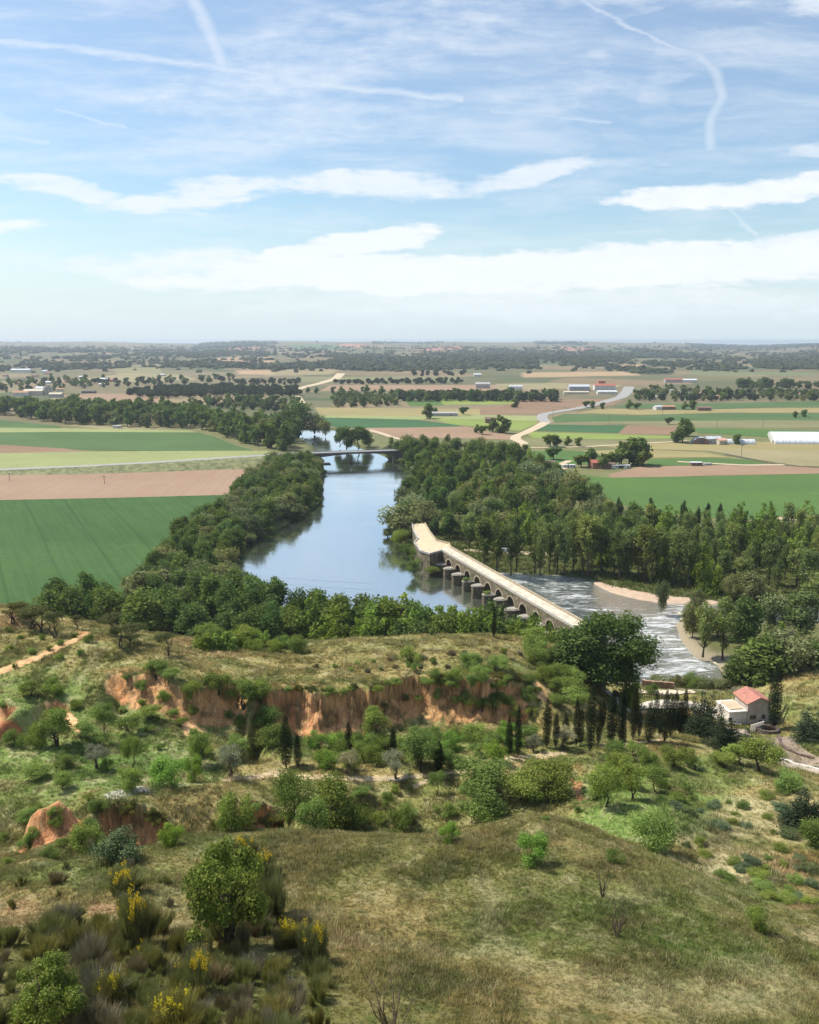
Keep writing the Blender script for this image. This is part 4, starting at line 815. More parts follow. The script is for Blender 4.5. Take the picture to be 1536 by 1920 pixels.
def plant(kind, name, x, y, z, h=None, w=None, label=None, cat='tree', group=None, var=None, seed=None):
    ps = PROTO[kind]; i = _cnt.get(kind, 0); _cnt[kind] = i+1; p = ps[(i*5+int(abs(x)*3)) % len(ps)] if var is None else ps[var]
    sz = (h or p['h'])/p['h']; sx = (w/p['w']) if w else sz*random.uniform(.88, 1.15)
    e = empty(name, (x, y, z), random.uniform(0, 6.28), (sx, sx, sz)); tag(e, label, cat, group)
    if p['trunk'] is not None: link('trunk' if p['crown'] is not None else 'branches', p['trunk'], e)
    if p['crown'] is not None: link('crown' if cat == 'tree' else 'foliage', p['crown'], e)
    for nm, me in p['extra']: link(nm, me, e)
    return e
def dpt(p): return p[1]*CP-(p[2]-EYE)*SP
def plant_px(kind, name, u, v, hpx, wpx=None, label=None, cat='tree', group=None, var=None, floor=False):
    p = plain(u, v)[0] if floor else hit(u, v)[0]
    d = dpt(p); dist = math.hypot(p[1], EYE-p[2]); cosv = p[1]/dist
    h = hpx*d/FPX/max(.5, cosv); w = wpx*d/FPX if wpx else None
    return plant(kind, name, p[0], p[1], p[2]-.12, h, w, label, cat, group, var)
def dart(poly_px, spacing, seed, ground='plain', maxn=400, drop=98.):
    r = np.random.default_rng(seed); P = plain([p[0] for p in poly_px], [p[1] for p in poly_px], drop)[:, :2]; lo, hi = P.min(0), P.max(0)
    pts = []; arr = np.empty((0, 2)); tries = 0; area = (hi-lo).prod()
    while len(pts) < maxn and tries < 6000:
        tries += 1; q = lo+(hi-lo)*r.random(2)
        if not inpoly(q[0:1], q[1:2], P)[0]: continue
        if len(pts) and ((arr-q)**2).sum(1).min() < spacing**2: continue
        pts.append(q); arr = np.array(pts)
    if not pts: return np.empty((0, 2))
    return arr
def dart_hit(poly_px, n, spacing_px, seed):
    r = np.random.default_rng(seed); P = np.array(poly_px, float); lo, hi = P.min(0), P.max(0); pts = []; arr = None; tries = 0
    while len(pts) < n and tries < 5000:
        tries += 1; q = lo+(hi-lo)*r.random(2)
        if not inpoly(q[0:1], q[1:2], P)[0]: continue
        if pts and (((np.array(pts)-q)*[1, 1.6])**2).sum(1).min() < spacing_px**2: continue
        pts.append(q)
    return np.array(pts)

ANCH = [(60,1170,'at the left end of the spur'),(230,1200,'on the spur crest'),(330,1185,'behind the spur crest'),(150,1150,'at the corner of the green field'),(290,1120,'at the lower edge of the green field'),(330,1040,'at the right edge of the green field'),(440,940,'beside the pink field corner'),(560,890,'on the bank below the road bridge'),(500,980,'midway along the left bank'),(570,940,'over the water on the left bank'),(430,1090,'at the inner bend of the river'),
 (520,1175,'on the near bank left of centre'),(660,1190,'on the near bank facing calm water'),(620,1240,'behind the left half of the spur'),(800,1235,'behind the middle of the spur'),(950,1255,'behind the right end of the spur'),(750,860,'beside the road bridge end'),(850,865,'at the top of the far wood'),(960,875,'by the vivid green field corner'),(1050,915,'at the field side of the far wood'),(1120,960,'where the far wood meets the poplars'),
 (800,940,'on the bank opposite the left belt'),(880,920,'in the heart of the far wood'),(780,1000,'above the bridge abutment'),(860,1010,'just left of the van track'),(950,1005,'behind the dirt track'),(1010,960,'in the lower heart of the wood'),(1060,1030,'right of the van track'),(1150,1030,'behind the front poplar row'),(1180,1080,'above the tip of the sandbar'),(1300,1080,'behind the sandbar'),(1260,1020,'under the columnar poplars'),(1400,1015,'at the far right field edge'),(1420,1110,'behind the side channel'),(1530,1060,'at the right edge of the plantation'),
 (60,1300,'on the upper left green slope'),(130,1350,'beside the small orange slip'),(220,1300,'under the first orange gully'),(340,1340,'beside the long orange gully'),(430,1330,'left of the red cliff'),(250,1400,'in the middle of the left slope'),(100,1440,'low on the left green slope'),(400,1430,'above the bright lemon bush'),(610,1415,'at the foot of the red cliff'),(750,1405,'below the brown part of the cliff'),(880,1395,'behind the stubby cypress'),(980,1385,'behind the cypress pair'),
 (790,1280,'on the cliff edge above the ledges'),(900,1300,'on the middle ledge of the cliff'),(990,1310,'at the pale end of the cliff'),(1040,1250,'left of the big dark tree'),(1090,1320,'on the bank above the road'),(40,1570,'left of the orange crag'),(150,1540,'between the crag and the brown cliff'),(560,1510,'below the left end of the path'),(700,1520,'below the two olives'),(860,1510,'below the stubby cypress'),(1000,1510,'right of the path bend thicket'),(1150,1450,'below the big cypress row'),(1280,1430,'on the mound under the conifers'),
 (1300,1530,'in the upper meadow'),(1430,1560,'in the middle of the meadow'),(1480,1660,'low in the right meadow'),(100,1690,'beside the bare patch at the left'),(290,1680,'left of the leafy tree'),(520,1650,'behind the leafy tree'),(60,1830,'in the far left of the thicket'),(180,1880,'in the lower left thicket'),(300,1830,'below the leggy broom'),(430,1840,'under the leafy tree'),(560,1840,'at the right end of the thicket'),(330,1940,'at the bottom edge'),
 (250,712,'in the thin row over the village'),(500,718,'in the thin line left of the track'),(700,718,'in the left of the thin centre line'),(820,718,'in the right of the thin centre line'),(820,703,'in the short far row'),(1420,727,'behind the hamlet at its left'),(1520,727,'behind the hamlet at its right'),(50,775,'at the left end of the far belt'),(180,790,'in the left half of the far belt'),(320,795,'in the middle of the far belt'),(430,815,'at the right of the far belt'),(520,835,'where the far belt meets the river'),(270,741,'at the left end of the oak row'),(420,738,'in the middle of the oak row'),(540,738,'at the right end of the oak row'),(800,750,'left of the central oak row'),(960,750,'right in the central oak row'),
 (660,756,'in the valley centre clump'),(1220,745,'at the left of the hamlet'),(1330,746,'in the middle of the hamlet'),(1450,746,'at the right of the hamlet'),(80,720,'in the left village'),(250,718,'between the village and the track'),(450,765,'behind the far belt'),(640,1255,'on the left of the grassy spur'),(850,1230,'on the right of the grassy spur'),(470,1216,'at the right of the spur crest')]
KCOL = dict(broad='rounded green', wood='dark green', willow='grey green', poplar='slender green', light='bright green', lomb='columnar', shrub='leafy', smalltree='open crowned', drybush='dry grey', bright='lemon green', broom='dark stemmed', broomf='yellow flowered', jun='bluish', oak='dark', grn='green', pale='pale')
_az = np.array([(a[0], a[1]) for a in ANCH], float)
def autolabel(kind, name, x, y, z, q):
    u, v = toUV(x, y, z); i = int((((_az-[u, v])*[1, 1.7])**2).sum(1).argmin()); return f"{'small' if q < .34 else 'large' if q > .7 else 'mid sized'} {KCOL.get(kind, 'green')} {name.replace('_', ' ')} {ANCH[i][2]}"
# ---- trees on the valley floor
def grove(poly, spacing, seed, kinds, name, hr, label, group, cat='tree', wr=None, maxn=400):
    for q in dart(poly, spacing, seed, maxn=maxn):
        if river_sd(np.array([q[0]]), np.array([q[1]]))[0] > 1.0: continue
        z = float(ground_z(q[0], q[1])[0]); z = max(z, 1.2)
        kd = random.choice(kinds); qq = random.random(); h_ = hr[0]+(hr[1]-hr[0])*qq; plant(kd, name, q[0], q[1], z-.3, h_, random.uniform(*wr) if wr else h_/PROTO[kd][0]['h']*PROTO[kd][0]['w']*(random.uniform(.72, 1.0) if kd == 'poplar' else random.uniform(.9, 1.3)), autolabel(kd, name, q[0], q[1], z, qq), cat, group)
grove([(527,872),(600,876),(598,930),(585,950),(535,990),(445,1030),(425,1075),(440,1135),(330,1165),(275,1150),(275,1100),(300,1060),(352,1005),(430,950),(460,912)], 7.6, 1, ['broad', 'broad', 'willow'], 'riverside_tree', (10, 15), 'rounded green tree in the belt between the left field and the river', 'trees along the left bank')
grove([(262,1180),(330,1165),(440,1135),(500,1165),(620,1185),(740,1196),(740,1228),(560,1240),(400,1225),(270,1205)], 7.2, 2, ['broad', 'wood', 'broad'], 'bank_tree', (14, 19), 'tall dark green tree in the shaded belt on the near bank', 'trees of the near bank below the spur')
grove([(105,1165),(200,1168),(205,1195),(100,1190)], 5.5, 3, ['broad', 'wood'], 'field_tree', (15, 20), 'big dark tree of the clump at the corner of the green field', 'tree clump at the field corner')
grove([(590,1222),(740,1218),(900,1232),(1010,1250),(1060,1268),(1010,1285),(880,1265),(740,1250),(600,1248)], 4.9, 4, ['light', 'light', 'light', 'broad'], 'young_poplar', (15, 21), 'bright green young poplar behind the grassy spur by the river', 'young poplars behind the grassy spur', maxn=110)
grove([(775,905),(790,880),(755,866),(705,853),(760,846),(880,848),(960,858),(1010,885),(1060,915),(1120,945),(1150,985),(1090,1005),(1000,1020),(905,1033),(862,1026),(800,1005),(775,990),(745,1012),(740,985),(750,955)], 9.4, 5, ['wood', 'broad', 'willow', 'light', 'poplar'], 'woodland_tree', (9, 19), 'green tree of the dense wood on the far bank right of the river', 'dense wood on the far bank', maxn=290)
grove([(1190,1010),(1420,1000),(1560,1005),(1620,1100),(1560,1125),(1400,1118),(1330,1112),(1230,1098),(1150,1085),(1060,1070),(1160,1040)], 8.9, 6, ['poplar', 'poplar', 'poplar', 'light'], 'poplar_tree', (13, 21), 'tall slender poplar with bare lower trunk in the plantation beyond the rapids', 'poplar plantation beyond the rapids', maxn=230)
grove([(1000,1022),(1160,990),(1230,1000),(1160,1035),(1050,1045),(1010,1040)], 8, 66, ['poplar', 'wood'], 'poplar_tree', (13, 18), 'slender poplar in the thin stand behind the bridge track', 'poplars behind the bridge track')
grove([(850,1245),(960,1258),(1010,1266),(1015,1288),(940,1275),(860,1262)], 5, 44, ['light', 'light', 'broad'], 'young_poplar', (17, 23), '', 'young poplars behind the grassy spur', maxn=40)
for i, u in enumerate([908, 932, 958, 968, 1003, 1012, 1030, 1044, 1058, 1075, 1094, 1103, 1128, 1152, 1162, 1178, 1196, 1210, 1232, 1262, 1290]):
    plant_px('poplar', 'bank_poplar', u, 1070+(i % 3)*4+max(0, (u-1100)*.14), random.choice([95, 105, 112, 100, 90]), None, ['first','second','third','fourth','fifth','sixth','seventh','eighth','ninth','tenth','eleventh','twelfth','thirteenth','fourteenth','fifteenth','sixteenth','seventeenth','eighteenth','nineteenth','twentieth','last'][i]+' ivy clad poplar from the bridge along the far bank of the rapids', 'tree', 'front row of poplars along the rapids', floor=True)
for u, vb, hp, lab in [(1218,1003,70,'tallest dark columnar poplar against the bright green field'),(1237,1000,46,'short columnar poplar just right of the tallest one'),(1280,1000,62,'dark columnar poplar in the middle of the skyline row'),(1292,1002,48,'columnar poplar touching the middle one on its right side'),
   (1307,992,44,'slim columnar poplar right of the middle pair'),(1325,990,48,'slim dark columnar poplar fifth along the field edge'),(1348,985,44,'rightmost of the close row of columnar poplars'),(1387,975,20,'small lone columnar poplar further right along the field edge'),(1200,1002,40,'low columnar poplar left of the tallest one'),(1158,990,60,'grey green columnar poplar at the left end of the row')]:
    plant_px('lomb', 'lombardy_poplar', u, vb, hp, hp*.26, lab, 'tree', 'dark columnar poplars along the field', floor=True)
for u, vb, hp, wp, kd, lab in [(1240,1146,62,24,'willow','pale willow leaning over the edge of the sandbar'),(1290,1180,56,24,'willow','willow at the tip of the gravel island'),(1298,1196,66,28,'willow','second willow on the tip of the gravel island'),(1318,1230,100,28,'poplar','dark ivy covered tree at the water edge of the island'),
   (1306,1152,50,30,'willow','grey willow between sandbar and island'),(1355,1235,120,36,'poplar','tall thin grey tree on the pale gravel'),(1395,1215,100,62,'broad','broad green tree in the middle of the island'),(1455,1190,80,60,'willow','light green tree on the side channel bank'),(1345,1195,60,46,'willow','grey green willow on the island gravel'),
   (1500,1215,110,50,'poplar','tall loose tree near the right edge on the gravel'),(1530,1160,90,50,'poplar','tall tree at the right edge behind the channel'),(1410,1130,60,50,'willow','bushy willow on the far bank of the side channel'),(1375,1125,50,40,'willow','low willow on the far side of the channel'),
   (1420,1290,95,90,'broad','spreading green tree behind the pink roofed hut'),(1380,1292,58,50,'broad','green tree left of the hut at the river edge'),(1480,1282,105,90,'willow','big pale tree right behind the hut'),(1525,1275,70,70,'broad','green tree above the bank at the right edge'),(1450,1280,110,50,'light','tall bright tree directly behind the slim cypress'),
   (1352,1298,28,30,'willow','low willow bush where the near bank meets the rapids'),(1510,1250,60,60,'willow','grey willow behind the gravel on the right')]:
    plant_px(kd, 'river_tree', u, vb, hp, wp, lab, 'tree', 'trees on the island and right bank', floor=True)
for u, vb, hp, wp, kd, lab in [(560,812,62,50,'broad','huge dark tree crown standing above the upstream bend'),(540,815,50,40,'broad','dark tree leaning on the huge one at the bend'),(590,812,38,40,'willow','silvery willow beside the huge dark tree at the bend'),(610,816,30,24,'willow','small willow at the upstream bank'),
   (650,842,44,32,'broad','round green tree on the right bank above the bridge'),(672,842,44,34,'wood','dark round tree second from the channel above the bridge'),(690,838,34,22,'broad','small tree right of the round pair above the bridge'),(637,838,38,20,'wood','narrow dark tree at the channel mouth')]:
    plant_px(kd, 'river_tree', u, vb, hp, wp, lab, 'tree', 'trees at the upstream bend', floor=True)
# low growth along the water
r = np.random.default_rng(77)
for i in range(190):
    k = r.integers(0, 45); a = np.array(RIV[k]); b = np.array(RIV[(k+1) % len(RIV)]); q = a+(b-a)*r.random()
    if q[1] > 750 or 17 < k < 36: continue
    uq, vq = toUV(q[0], q[1], 1)
    if 1085 < uq < 1250 and vq > 1250: continue
    plant(['shrub', 'willow'][i % 3 == 0], 'waterside_bush', q[0]+r.normal()*1.5, q[1]+r.normal()*1.5, .5, 2.5+3*r.random(), 4+3*r.random(), autolabel(['shrub', 'willow'][i % 3 == 0], 'waterside_bush', q[0], q[1], .5, r.random()), 'bush', 'bushes along the water line')
for u, v, hp, wp in [(765,1040,24,30),(775,1075,26,28),(752,1020,30,30),(798,1060,22,36),(830,1062,18,24),(812,1072,12,30),(745,1000,34,30),(790,1050,24,30)]:
    plant_px('shrub', 'bank_bush', u, v, hp, wp, 'green bush at the foot of the old bridge abutment', 'bush', 'bushes at the bridge abutment', floor=True)
# ---- far trees: simple one-piece trees
def ftree(kind, n, size, rx, rz, cz, m):
    out = []
    for i in range(5):
        r = np.random.default_rng(1500+i+hash(kind) % 7 if False else 1500+i); L = scatter_lobes(r, 9, rx, rz, cz, rx*.5, .9); V, F, tn = leaves(L, n, size, r, fillin=.3)
        tv, tf = tube([(0, 0, -.5), (0, 0, cz*.6), (.3, 0, cz)], [.4, .3, .2], 5); V2 = np.r_[V, tv]; F2 = np.r_[F, tf+len(V)]
        out.append(mesh_np(kind, V2, F2, [m, m_barkd], {'tone': np.r_[tn, np.zeros(len(tv))]}, fmat=np.r_[np.zeros(len(F)), np.ones(len(tf))]))
    return out
FT = dict(oak=ftree('oak', 420, 2.0, 4.6, 2.8, 5.6, FO['oak']), grn=ftree('grn', 460, 1.7, 4.0, 5.2, 7.6, FO['broad']), pale=ftree('pale', 420, 1.6, 3.8, 4.2, 6.2, FO['willow']))
def far_grove(poly, spacing, seed, kinds, name, sc, label, group, cat='tree', maxn=200):
    for q in dart(poly, spacing, seed, maxn=maxn):
        z = float(ground_z(q[0], q[1])[0]); kd = random.choice(kinds); o_ = link(name, random.choice(FT[kd])); o_.location = (q[0], q[1], z-.4); qq = random.random(); s = sc[0]+(sc[1]-sc[0])*qq; label = autolabel(kd, name, q[0], q[1], z, qq); o_.scale = (s*random.uniform(.85, 1.2), s*random.uniform(.85, 1.2), s); o_.rotation_euler = (0, 0, random.uniform(0, 6.28)); tag(o_, label, cat, group)
far_grove([(-60,778),(0,778),(120,795),(370,806),(420,818),(490,842),(540,850),(560,822),(540,802),(480,806),(400,795),(330,780),(200,776),(60,772),(-60,765)], 15, 21, ['grn', 'grn', 'grn', 'pale'], 'belt_tree', (1.35, 1.9), 'green tree in the broad belt beyond the left fields', 'tree belt beyond the left fields', maxn=290)
far_grove([(238,740),(320,731),(420,728),(560,733),(560,744),(420,744),(280,748)], 16, 22, ['oak'], 'holm_oak', (1.0, 1.5), 'dark holm oak in the row crossing the left middle distance', 'dark oaks of the left middle distance', maxn=150)
far_grove([(745,746),(800,744),(980,747),(1040,748),(1040,754),(900,753),(760,753)], 14, 23, ['oak', 'oak', 'grn'], 'holm_oak', (1.0, 1.5), 'dark holm oak in the row crossing the centre', 'dark oaks of the centre', maxn=90)
far_grove([(625,752),(640,746),(740,750),(742,760),(690,764),(630,764)], 15, 24, ['pale', 'grn'], 'scrub_tree', (.9, 1.3), 'grey green tree in the clump at the centre of the valley', 'grey green clump in the valley centre')
for u, v, s in [(578,737,1.0),(594,738,1.1),(625,738,1.2),(640,738,1.2),(658,738,1.0),(680,734,.9),(688,738,1.4),(716,742,1.5),(733,742,1.0),(740,741,.9),(801,785,1.6),(964,764,1.2),(940,812,1.7),(925,810,1.3),(905,815,1.0),(895,812,.8),(1280,830,2.0),(1283,818,1.5),(1267,830,1.0),(1100,764,1.0),(1110,765,.9),(1130,767,.9),(1180,767,1.2),(1195,768,1.0),(1284,768,1.0),(1297,768,1.2),(1382,833,.9),(1038,862,1.1),(1165,872,1.6),(1180,872,1.8),(1195,872,1.8),(1205,874,1.4),(1105,875,1.2),(1090,876,1.0),(1130,878,1.0),(1150,875,1.2),(1255,796,.9),(1032,838,1.2),(1045,838,.9),(1065,836,.8),(1085,837,.8),(452,760,1.6),(467,757,1.1),(485,762,1.7),(515,757,1.4),(1508,782,.9),(1490,783,.7),(815,777,.8),(870,778,1.1)]:
    p = plain(u, v)[0]; o_ = link('field_tree', random.choice(FT['grn'])); o_.location = (p[0], p[1], p[2]-.3); o_.scale = (s*1.05, s*1.05, s*.85)
    # each of these stands alone; say where
    side_ = 'left' if u < 560 else 'centre' if u < 1000 else 'right'
    near_ = 'near the farm with the red roof' if 1030 < u < 1210 and v > 855 else 'beside the greenhouses' if 1250 < u < 1400 and v > 805 else 'by the winding dirt track' if 880 < u < 1100 and v > 800 else 'in the row along the pink field' if v < 745 else 'between the farm plots'
    tag(o_, f'{["small","mid sized","large"][int(min(2, s*1.3))]} round tree {near_}, {side_} of the valley', 'tree', f'scattered valley trees {near_}, {side_}')
far_grove([(1185,745),(1240,732),(1310,738),(1400,738),(1536,740),(1640,742),(1640,752),(1400,752),(1300,754),(1190,752)], 17, 25, ['oak', 'grn', 'pale'], 'hamlet_tree', (.8, 1.3), 'dark tree among the houses of the right hand hamlet', 'trees of the right hand hamlet', maxn=150)
for i, u in enumerate([1387, 1395, 1404, 1430, 1440, 1470, 1478]):
    p = plain(u, 727)[0]; o_ = link('tall_tree', FT['grn'][i % 5]); o_.location = (p[0], p[1], p[2]-.3); o_.scale = (1.9, 1.9, 1.6); tag(o_, 'tall round topped tree rising behind the right hamlet', 'tree', 'tall trees behind the right hamlet')
far_grove([(1380,724),(1640,722),(1640,730),(1390,730)], 20, 26, ['grn', 'oak'], 'hedge_tree', (.8, 1.2), 'dark hedge tree behind the right hamlet', 'hedge trees behind the right hamlet', maxn=70)
far_grove([(440,716),(560,714),(565,721),(450,722)], 24, 27, ['oak'], 'hedge_tree', (.8, 1.1), 'dark hedge tree in the thin line left of the climbing track', 'thin tree line left of the track', maxn=40)
far_grove([(620,717),(860,713),(868,720),(640,721)], 22, 28, ['oak'], 'hedge_tree', (.8, 1.1), 'dark hedge tree in the thin line across the centre', 'thin tree line across the centre', maxn=60)
far_grove([(0,722),(90,712),(240,716),(330,712),(440,708),(440,716),(250,726),(120,730),(60,740),(0,735)], 34, 29, ['oak', 'grn', 'pale'], 'village_tree', (.9, 1.4), 'dark tree in the scattered village on the left plain', 'trees of the left village', maxn=150)
far_grove([(340,756),(430,752),(560,756),(560,775),(430,770)], 20, 30, ['grn', 'pale', 'oak'], 'scrub_tree', (.7, 1.2), 'loose scrub tree beyond the left tree belt', 'scrub beyond the left belt', maxn=70)
far_grove([(770,700),(870,698),(870,705),(780,706)], 40, 31, ['oak'], 'hedge_tree', (1, 1.3), 'dark oak in the short far row above centre', 'short far row above centre', maxn=20)
# far woods and scattered oaks on the slopes, read as masses
def ico():
    p = (1+5**.5)/2; v = np.array([(-1,p,0),(1,p,0),(-1,-p,0),(1,-p,0),(0,-1,p),(0,1,p),(0,-1,-p),(0,1,-p),(p,0,-1),(p,0,1),(-p,0,-1),(-p,0,1)])/math.hypot(1, p)
    f = np.array([(0,11,5),(0,5,1),(0,1,7),(0,7,10),(0,10,11),(1,5,9),(5,11,4),(11,10,2),(10,7,6),(7,1,8),(3,9,4),(3,4,2),(3,2,6),(3,6,8),(3,8,9),(4,9,5),(2,4,11),(6,2,10),(8,6,7),(9,8,1)]); return v, f
iv, if_ = ico()
r = np.random.default_rng(31); cand = []
for k in range(3):
    idx = r.choice(len(Xf), 60000); sel = (Yf[idx] > 2600) & (abs(Af.ravel()[idx]) < .6) & (r.random(60000) < np.clip(wood[idx]*.5+.006, 0, 1)); idx = idx[sel]
    cand.append(np.c_[Xf[idx]*(1+.002*r.normal(size=len(idx))), Yf[idx]*(1+.004*r.normal(size=len(idx)))])
Cn = np.concatenate(cand)[:9000]; zc = ground_z(Cn[:, 0], Cn[:, 1]); sc = (4.5+3.5*r.random(len(Cn)))*(1+Cn[:, 1]/14000)
jit = 1+.28*r.normal(size=(len(Cn), 12, 1)); V = (iv[None]*[1.25, 1.25, .8]*jit)*sc[:, None, None]+np.c_[Cn, zc+sc*.4][:, None]
F = (if_[None]+12*np.arange(len(Cn))[:, None, None]).reshape(-1, 3); tn = np.repeat(r.random(len(Cn)), 12)
fw = link('distant_woods', mesh_np('distant_woods', V.reshape(-1, 3), F, [FO['oak']], {'tone': tn})); tag(fw, 'distant oak woods and scattered trees on the far slopes', 'trees', kind='stuff')

# ---- plants on the hillside
CYPR = [(537,1442,82,26,'tallest of the pair of cypresses left of the olives'),(559,1440,54,15,'shorter slimmer cypress of the left pair'),(654,1414,50,17,'cypress behind the left grey olive'),(737,1420,46,13,'thin cypress behind the right grey olive'),(823,1446,47,20,'stubby cypress standing alone beside the fanned path'),
 (954,1422,66,15,'left cypress of the pair at the bend of the path'),(971,1418,78,14,'taller right cypress of the pair at the bend of the path'),(1025,1402,76,17,'first cypress at the left end of the big row'),(1042,1402,54,13,'short dark cypress second in the big row'),(1080,1400,76,14,'cypress third in the big row, slim'),(1089,1400,62,12,'cypress close behind the third'),
 (1106,1412,102,19,'tallest front cypress on the left half of the big row'),(1122,1396,68,14,'slim cypress right of the tallest front one'),(1130,1366,46,12,'small cypress peeping against the pale road'),(1145,1407,94,19,'thick front cypress in the middle of the big row'),(1161,1388,74,15,'cypress just behind the thick middle one'),(1167,1411,66,13,'slender low front cypress standing furthest forward'),
 (1187,1387,80,18,'pointed cypress alone against the pale road'),(1198,1382,42,11,'small cypress right of the pointed one'),(1217,1394,66,21,'spindle shaped cypress on the mound'),(1229,1372,66,14,'cypress behind the mound left of the twin pair'),(1237,1380,48,13,'low cypress tucked between the twin pair'),(1246,1391,80,19,'large cypress of the twin pair on the mound'),
 (1257,1384,66,14,'cypress against the right side of the large twin'),(1265,1374,66,14,'back cypress second from the dark conifers'),(1274,1376,54,16,'low wide cypress near the dark conifers'),(1282,1372,68,14,'last cypress next to the dark conifers'),(1170,1350,38,10,'tiny back cypress at the roadside railing'),(1060,1396,50,14,'squat cypress between the row and its left end'),
 (1449,1368,100,25,'tall lone cypress beside the pink roofed hut'),(926,1196,46,9,'slim dark cypress among the young poplars')]
for u, v, hp, wp, lab in CYPR: plant_px('cyp', 'cypress', u, v, hp*1.2, wp*.92, lab, 'tree', 'cypresses on the hillside')
for u, v, hp, wp, lab in [(652,1452,42,38,'grey olive tree left of the path fork'),(743,1460,52,46,'grey olive tree at the centre of the path with stone ring'),(433,1458,58,42,'grey olive standing above the brown cliff edge'),(1055,1402,36,42,'greyish olive in front of the cypress row'),(1000,1412,34,26,'small grey olive beside the cypress pair'),(180,1440,44,40,'faint grey shrub tree on the left green slope')]:
    plant_px('olive', 'olive_tree', u, v, hp, wp, lab, 'tree', 'olive trees on the terrace')
for u, v, hp, wp, lab in [(25,1170,38,44,'leftmost crooked pine on the spur'),(60,1180,44,50,'wide crooked pine near the left edge of the spur'),(78,1188,52,54,'leaning pine in the left group on the spur'),(103,1196,50,44,'slim stemmed pine at the front of the left group'),(40,1160,36,40,'dark pine behind the left group'),
   (145,1180,26,26,'low round pine bush at the end of the light path'),(213,1190,42,44,'pine at the middle of the spur crest'),(226,1214,46,32,'lower pine in front of the middle pair'),(246,1205,38,44,'flat topped pine right of the middle pair'),(242,1215,26,26,'very small pine below the flat topped one'),(285,1180,46,46,'dark pine on the skyline right of the middle'),(315,1230,46,36,'lone small umbrella pine on the bare slope'),(300,1172,30,40,'dense dark pine behind the skyline one')]:
    plant_px('pine', 'pine_tree', u, v, hp, wp, lab, 'tree', 'small pines on the spur')
for u, v, hp, wp, lab in [(1315,1388,88,58,'big dark conifer at the left of the conifer group'),(1345,1402,80,50,'dark conifer in the middle of the conifer group'),(1298,1376,70,40,'dark conifer beside the last cypress'),(1368,1408,56,56,'low spreading conifer at the right of the group'),(1332,1375,74,44,'conifer at the back of the group'),(1395,1410,46,50,'lowest conifer above the road bend'),
   (1512,1388,60,50,'dark conifer on the right slope above the path'),(1533,1390,56,50,'dark conifer cut by the right edge'),(1505,1560,80,74,'large dark juniper at the right edge of the meadow'),(1535,1560,70,60,'dark juniper behind the pale bush at the right edge')]:
    plant_px('conif', 'dark_conifer', u, v, hp, wp, lab, 'tree', 'dark conifers')
SM = [('smalltree',1425,1447,62,58,'dark green tree beside the road bend'),('smalltree',1390,1436,40,50,'low tree left of the road bend tree'),('smalltree',1135,1513,74,48,'dark round tree low on the green gully side'),('smalltree',1187,1499,64,46,'forked dark tree in the green gully'),('smalltree',1230,1486,46,42,'thin tree leaning right above the gully'),
 ('smalltree',1262,1440,42,44,'small round tree on the mound slope'),('smalltree',1290,1436,34,30,'pale little tree right on the mound slope'),('smalltree',1215,1446,44,36,'bushy tree below the spindle cypress'),('smalltree',1190,1430,40,30,'low tree below the pointed cypress'),('smalltree',1150,1440,50,40,'low tree below the thick cypress'),('smalltree',1355,1440,30,40,'low wide bush tree on the meadow rim'),
 ('smalltree',1160,1475,60,44,'green tree at the head of the gully'),('shrub',1225,1592,76,80,'dark glossy bush behind the near ridge on the meadow'),('bright',1001,1624,62,52,'yellow green sapling bush alone on the near hill'),('bright',846,1580,38,34,'small yellow green bush on the crest of the near hill'),('bright',322,1478,62,60,'bright lemon green bush on the white slab'),('bright',365,1466,52,32,'narrow bright bush right of the lemon green one'),
 ('jun',228,1614,56,72,'round bluish juniper ball below the brown cliff'),('shrub',440,1562,80,68,'green bush hanging in the gap of the brown cliffs'),('shrub',555,1532,92,66,'tall dark bush right of the brown cliff'),('shrub',620,1548,86,90,'big dark green bush below the path'),('shrub',665,1552,60,60,'dark bush at the right end of the big bushes'),('shrub',590,1560,60,60,'dark bush low at the near ridge'),
 ('shrub',755,1548,46,48,'round bush below the right olive'),('smalltree',725,1525,40,20,'thin sapling below the path'),('smalltree',818,1492,46,30,'light sapling on the slope below the stubby cypress'),('shrub',905,1482,62,92,'broad green bush at the path bend'),('shrub',905,1532,60,80,'broad dark bush under the path bend'),('shrub',1032,1492,66,86,'dark green thicket left of the orange slip'),
 ('shrub',980,1500,50,70,'dark thicket in the middle of the lower slope'),('smalltree',705,1396,68,42,'dark tree at the foot of the red cliff'),('smalltree',790,1446,70,50,'light green tree behind the path near the olive'),('smalltree',680,1424,50,46,'green tree behind the left olive'),('smalltree',375,1432,64,36,'dark bushy tree above the bright bushes'),('smalltree',105,1400,70,52,'dark tree beside the orange slip on the left'),
 ('smalltree',200,1390,70,40,'tall thin bush tree on the left green slope'),('smalltree',250,1440,60,30,'slim dark bush on the left green slope'),('smalltree',410,1300,42,46,'dead limbed tree on the upper cliff edge'),('shrub',1525,1582,48,56,'pale green bush at the right edge of the meadow'),('shrub',1470,1478,32,60,'grey leafless looking bush beside the road'),('shrub',1155,1618,26,34,'small dark bush on the near ridge side'),
 ('shrub',1418,1746,46,34,'dark grassy shrub at the foot of the near ridge'),('shrub',240,1480,40,50,'dark shrub beside the slab'),('bright',325,1590,44,38,'light green bush at the foot of the brown cliff'),('shrub',150,1600,54,70,'pale green bush by the orange crag'),('smalltree',488,1325,50,40,'dark shrub tree in the cleft at the left end of the red cliff'),('shrub',500,1362,44,50,'shrub filling the cleft under the left end of the red cliff'),('shrub',512,1396,40,52,'low shrub at the mouth of the cleft'),('smalltree',455,1330,56,44,'tall shrub left of the cleft'),('shrub',70,1400,46,40,'dark thicket under the red slip at the left edge')]
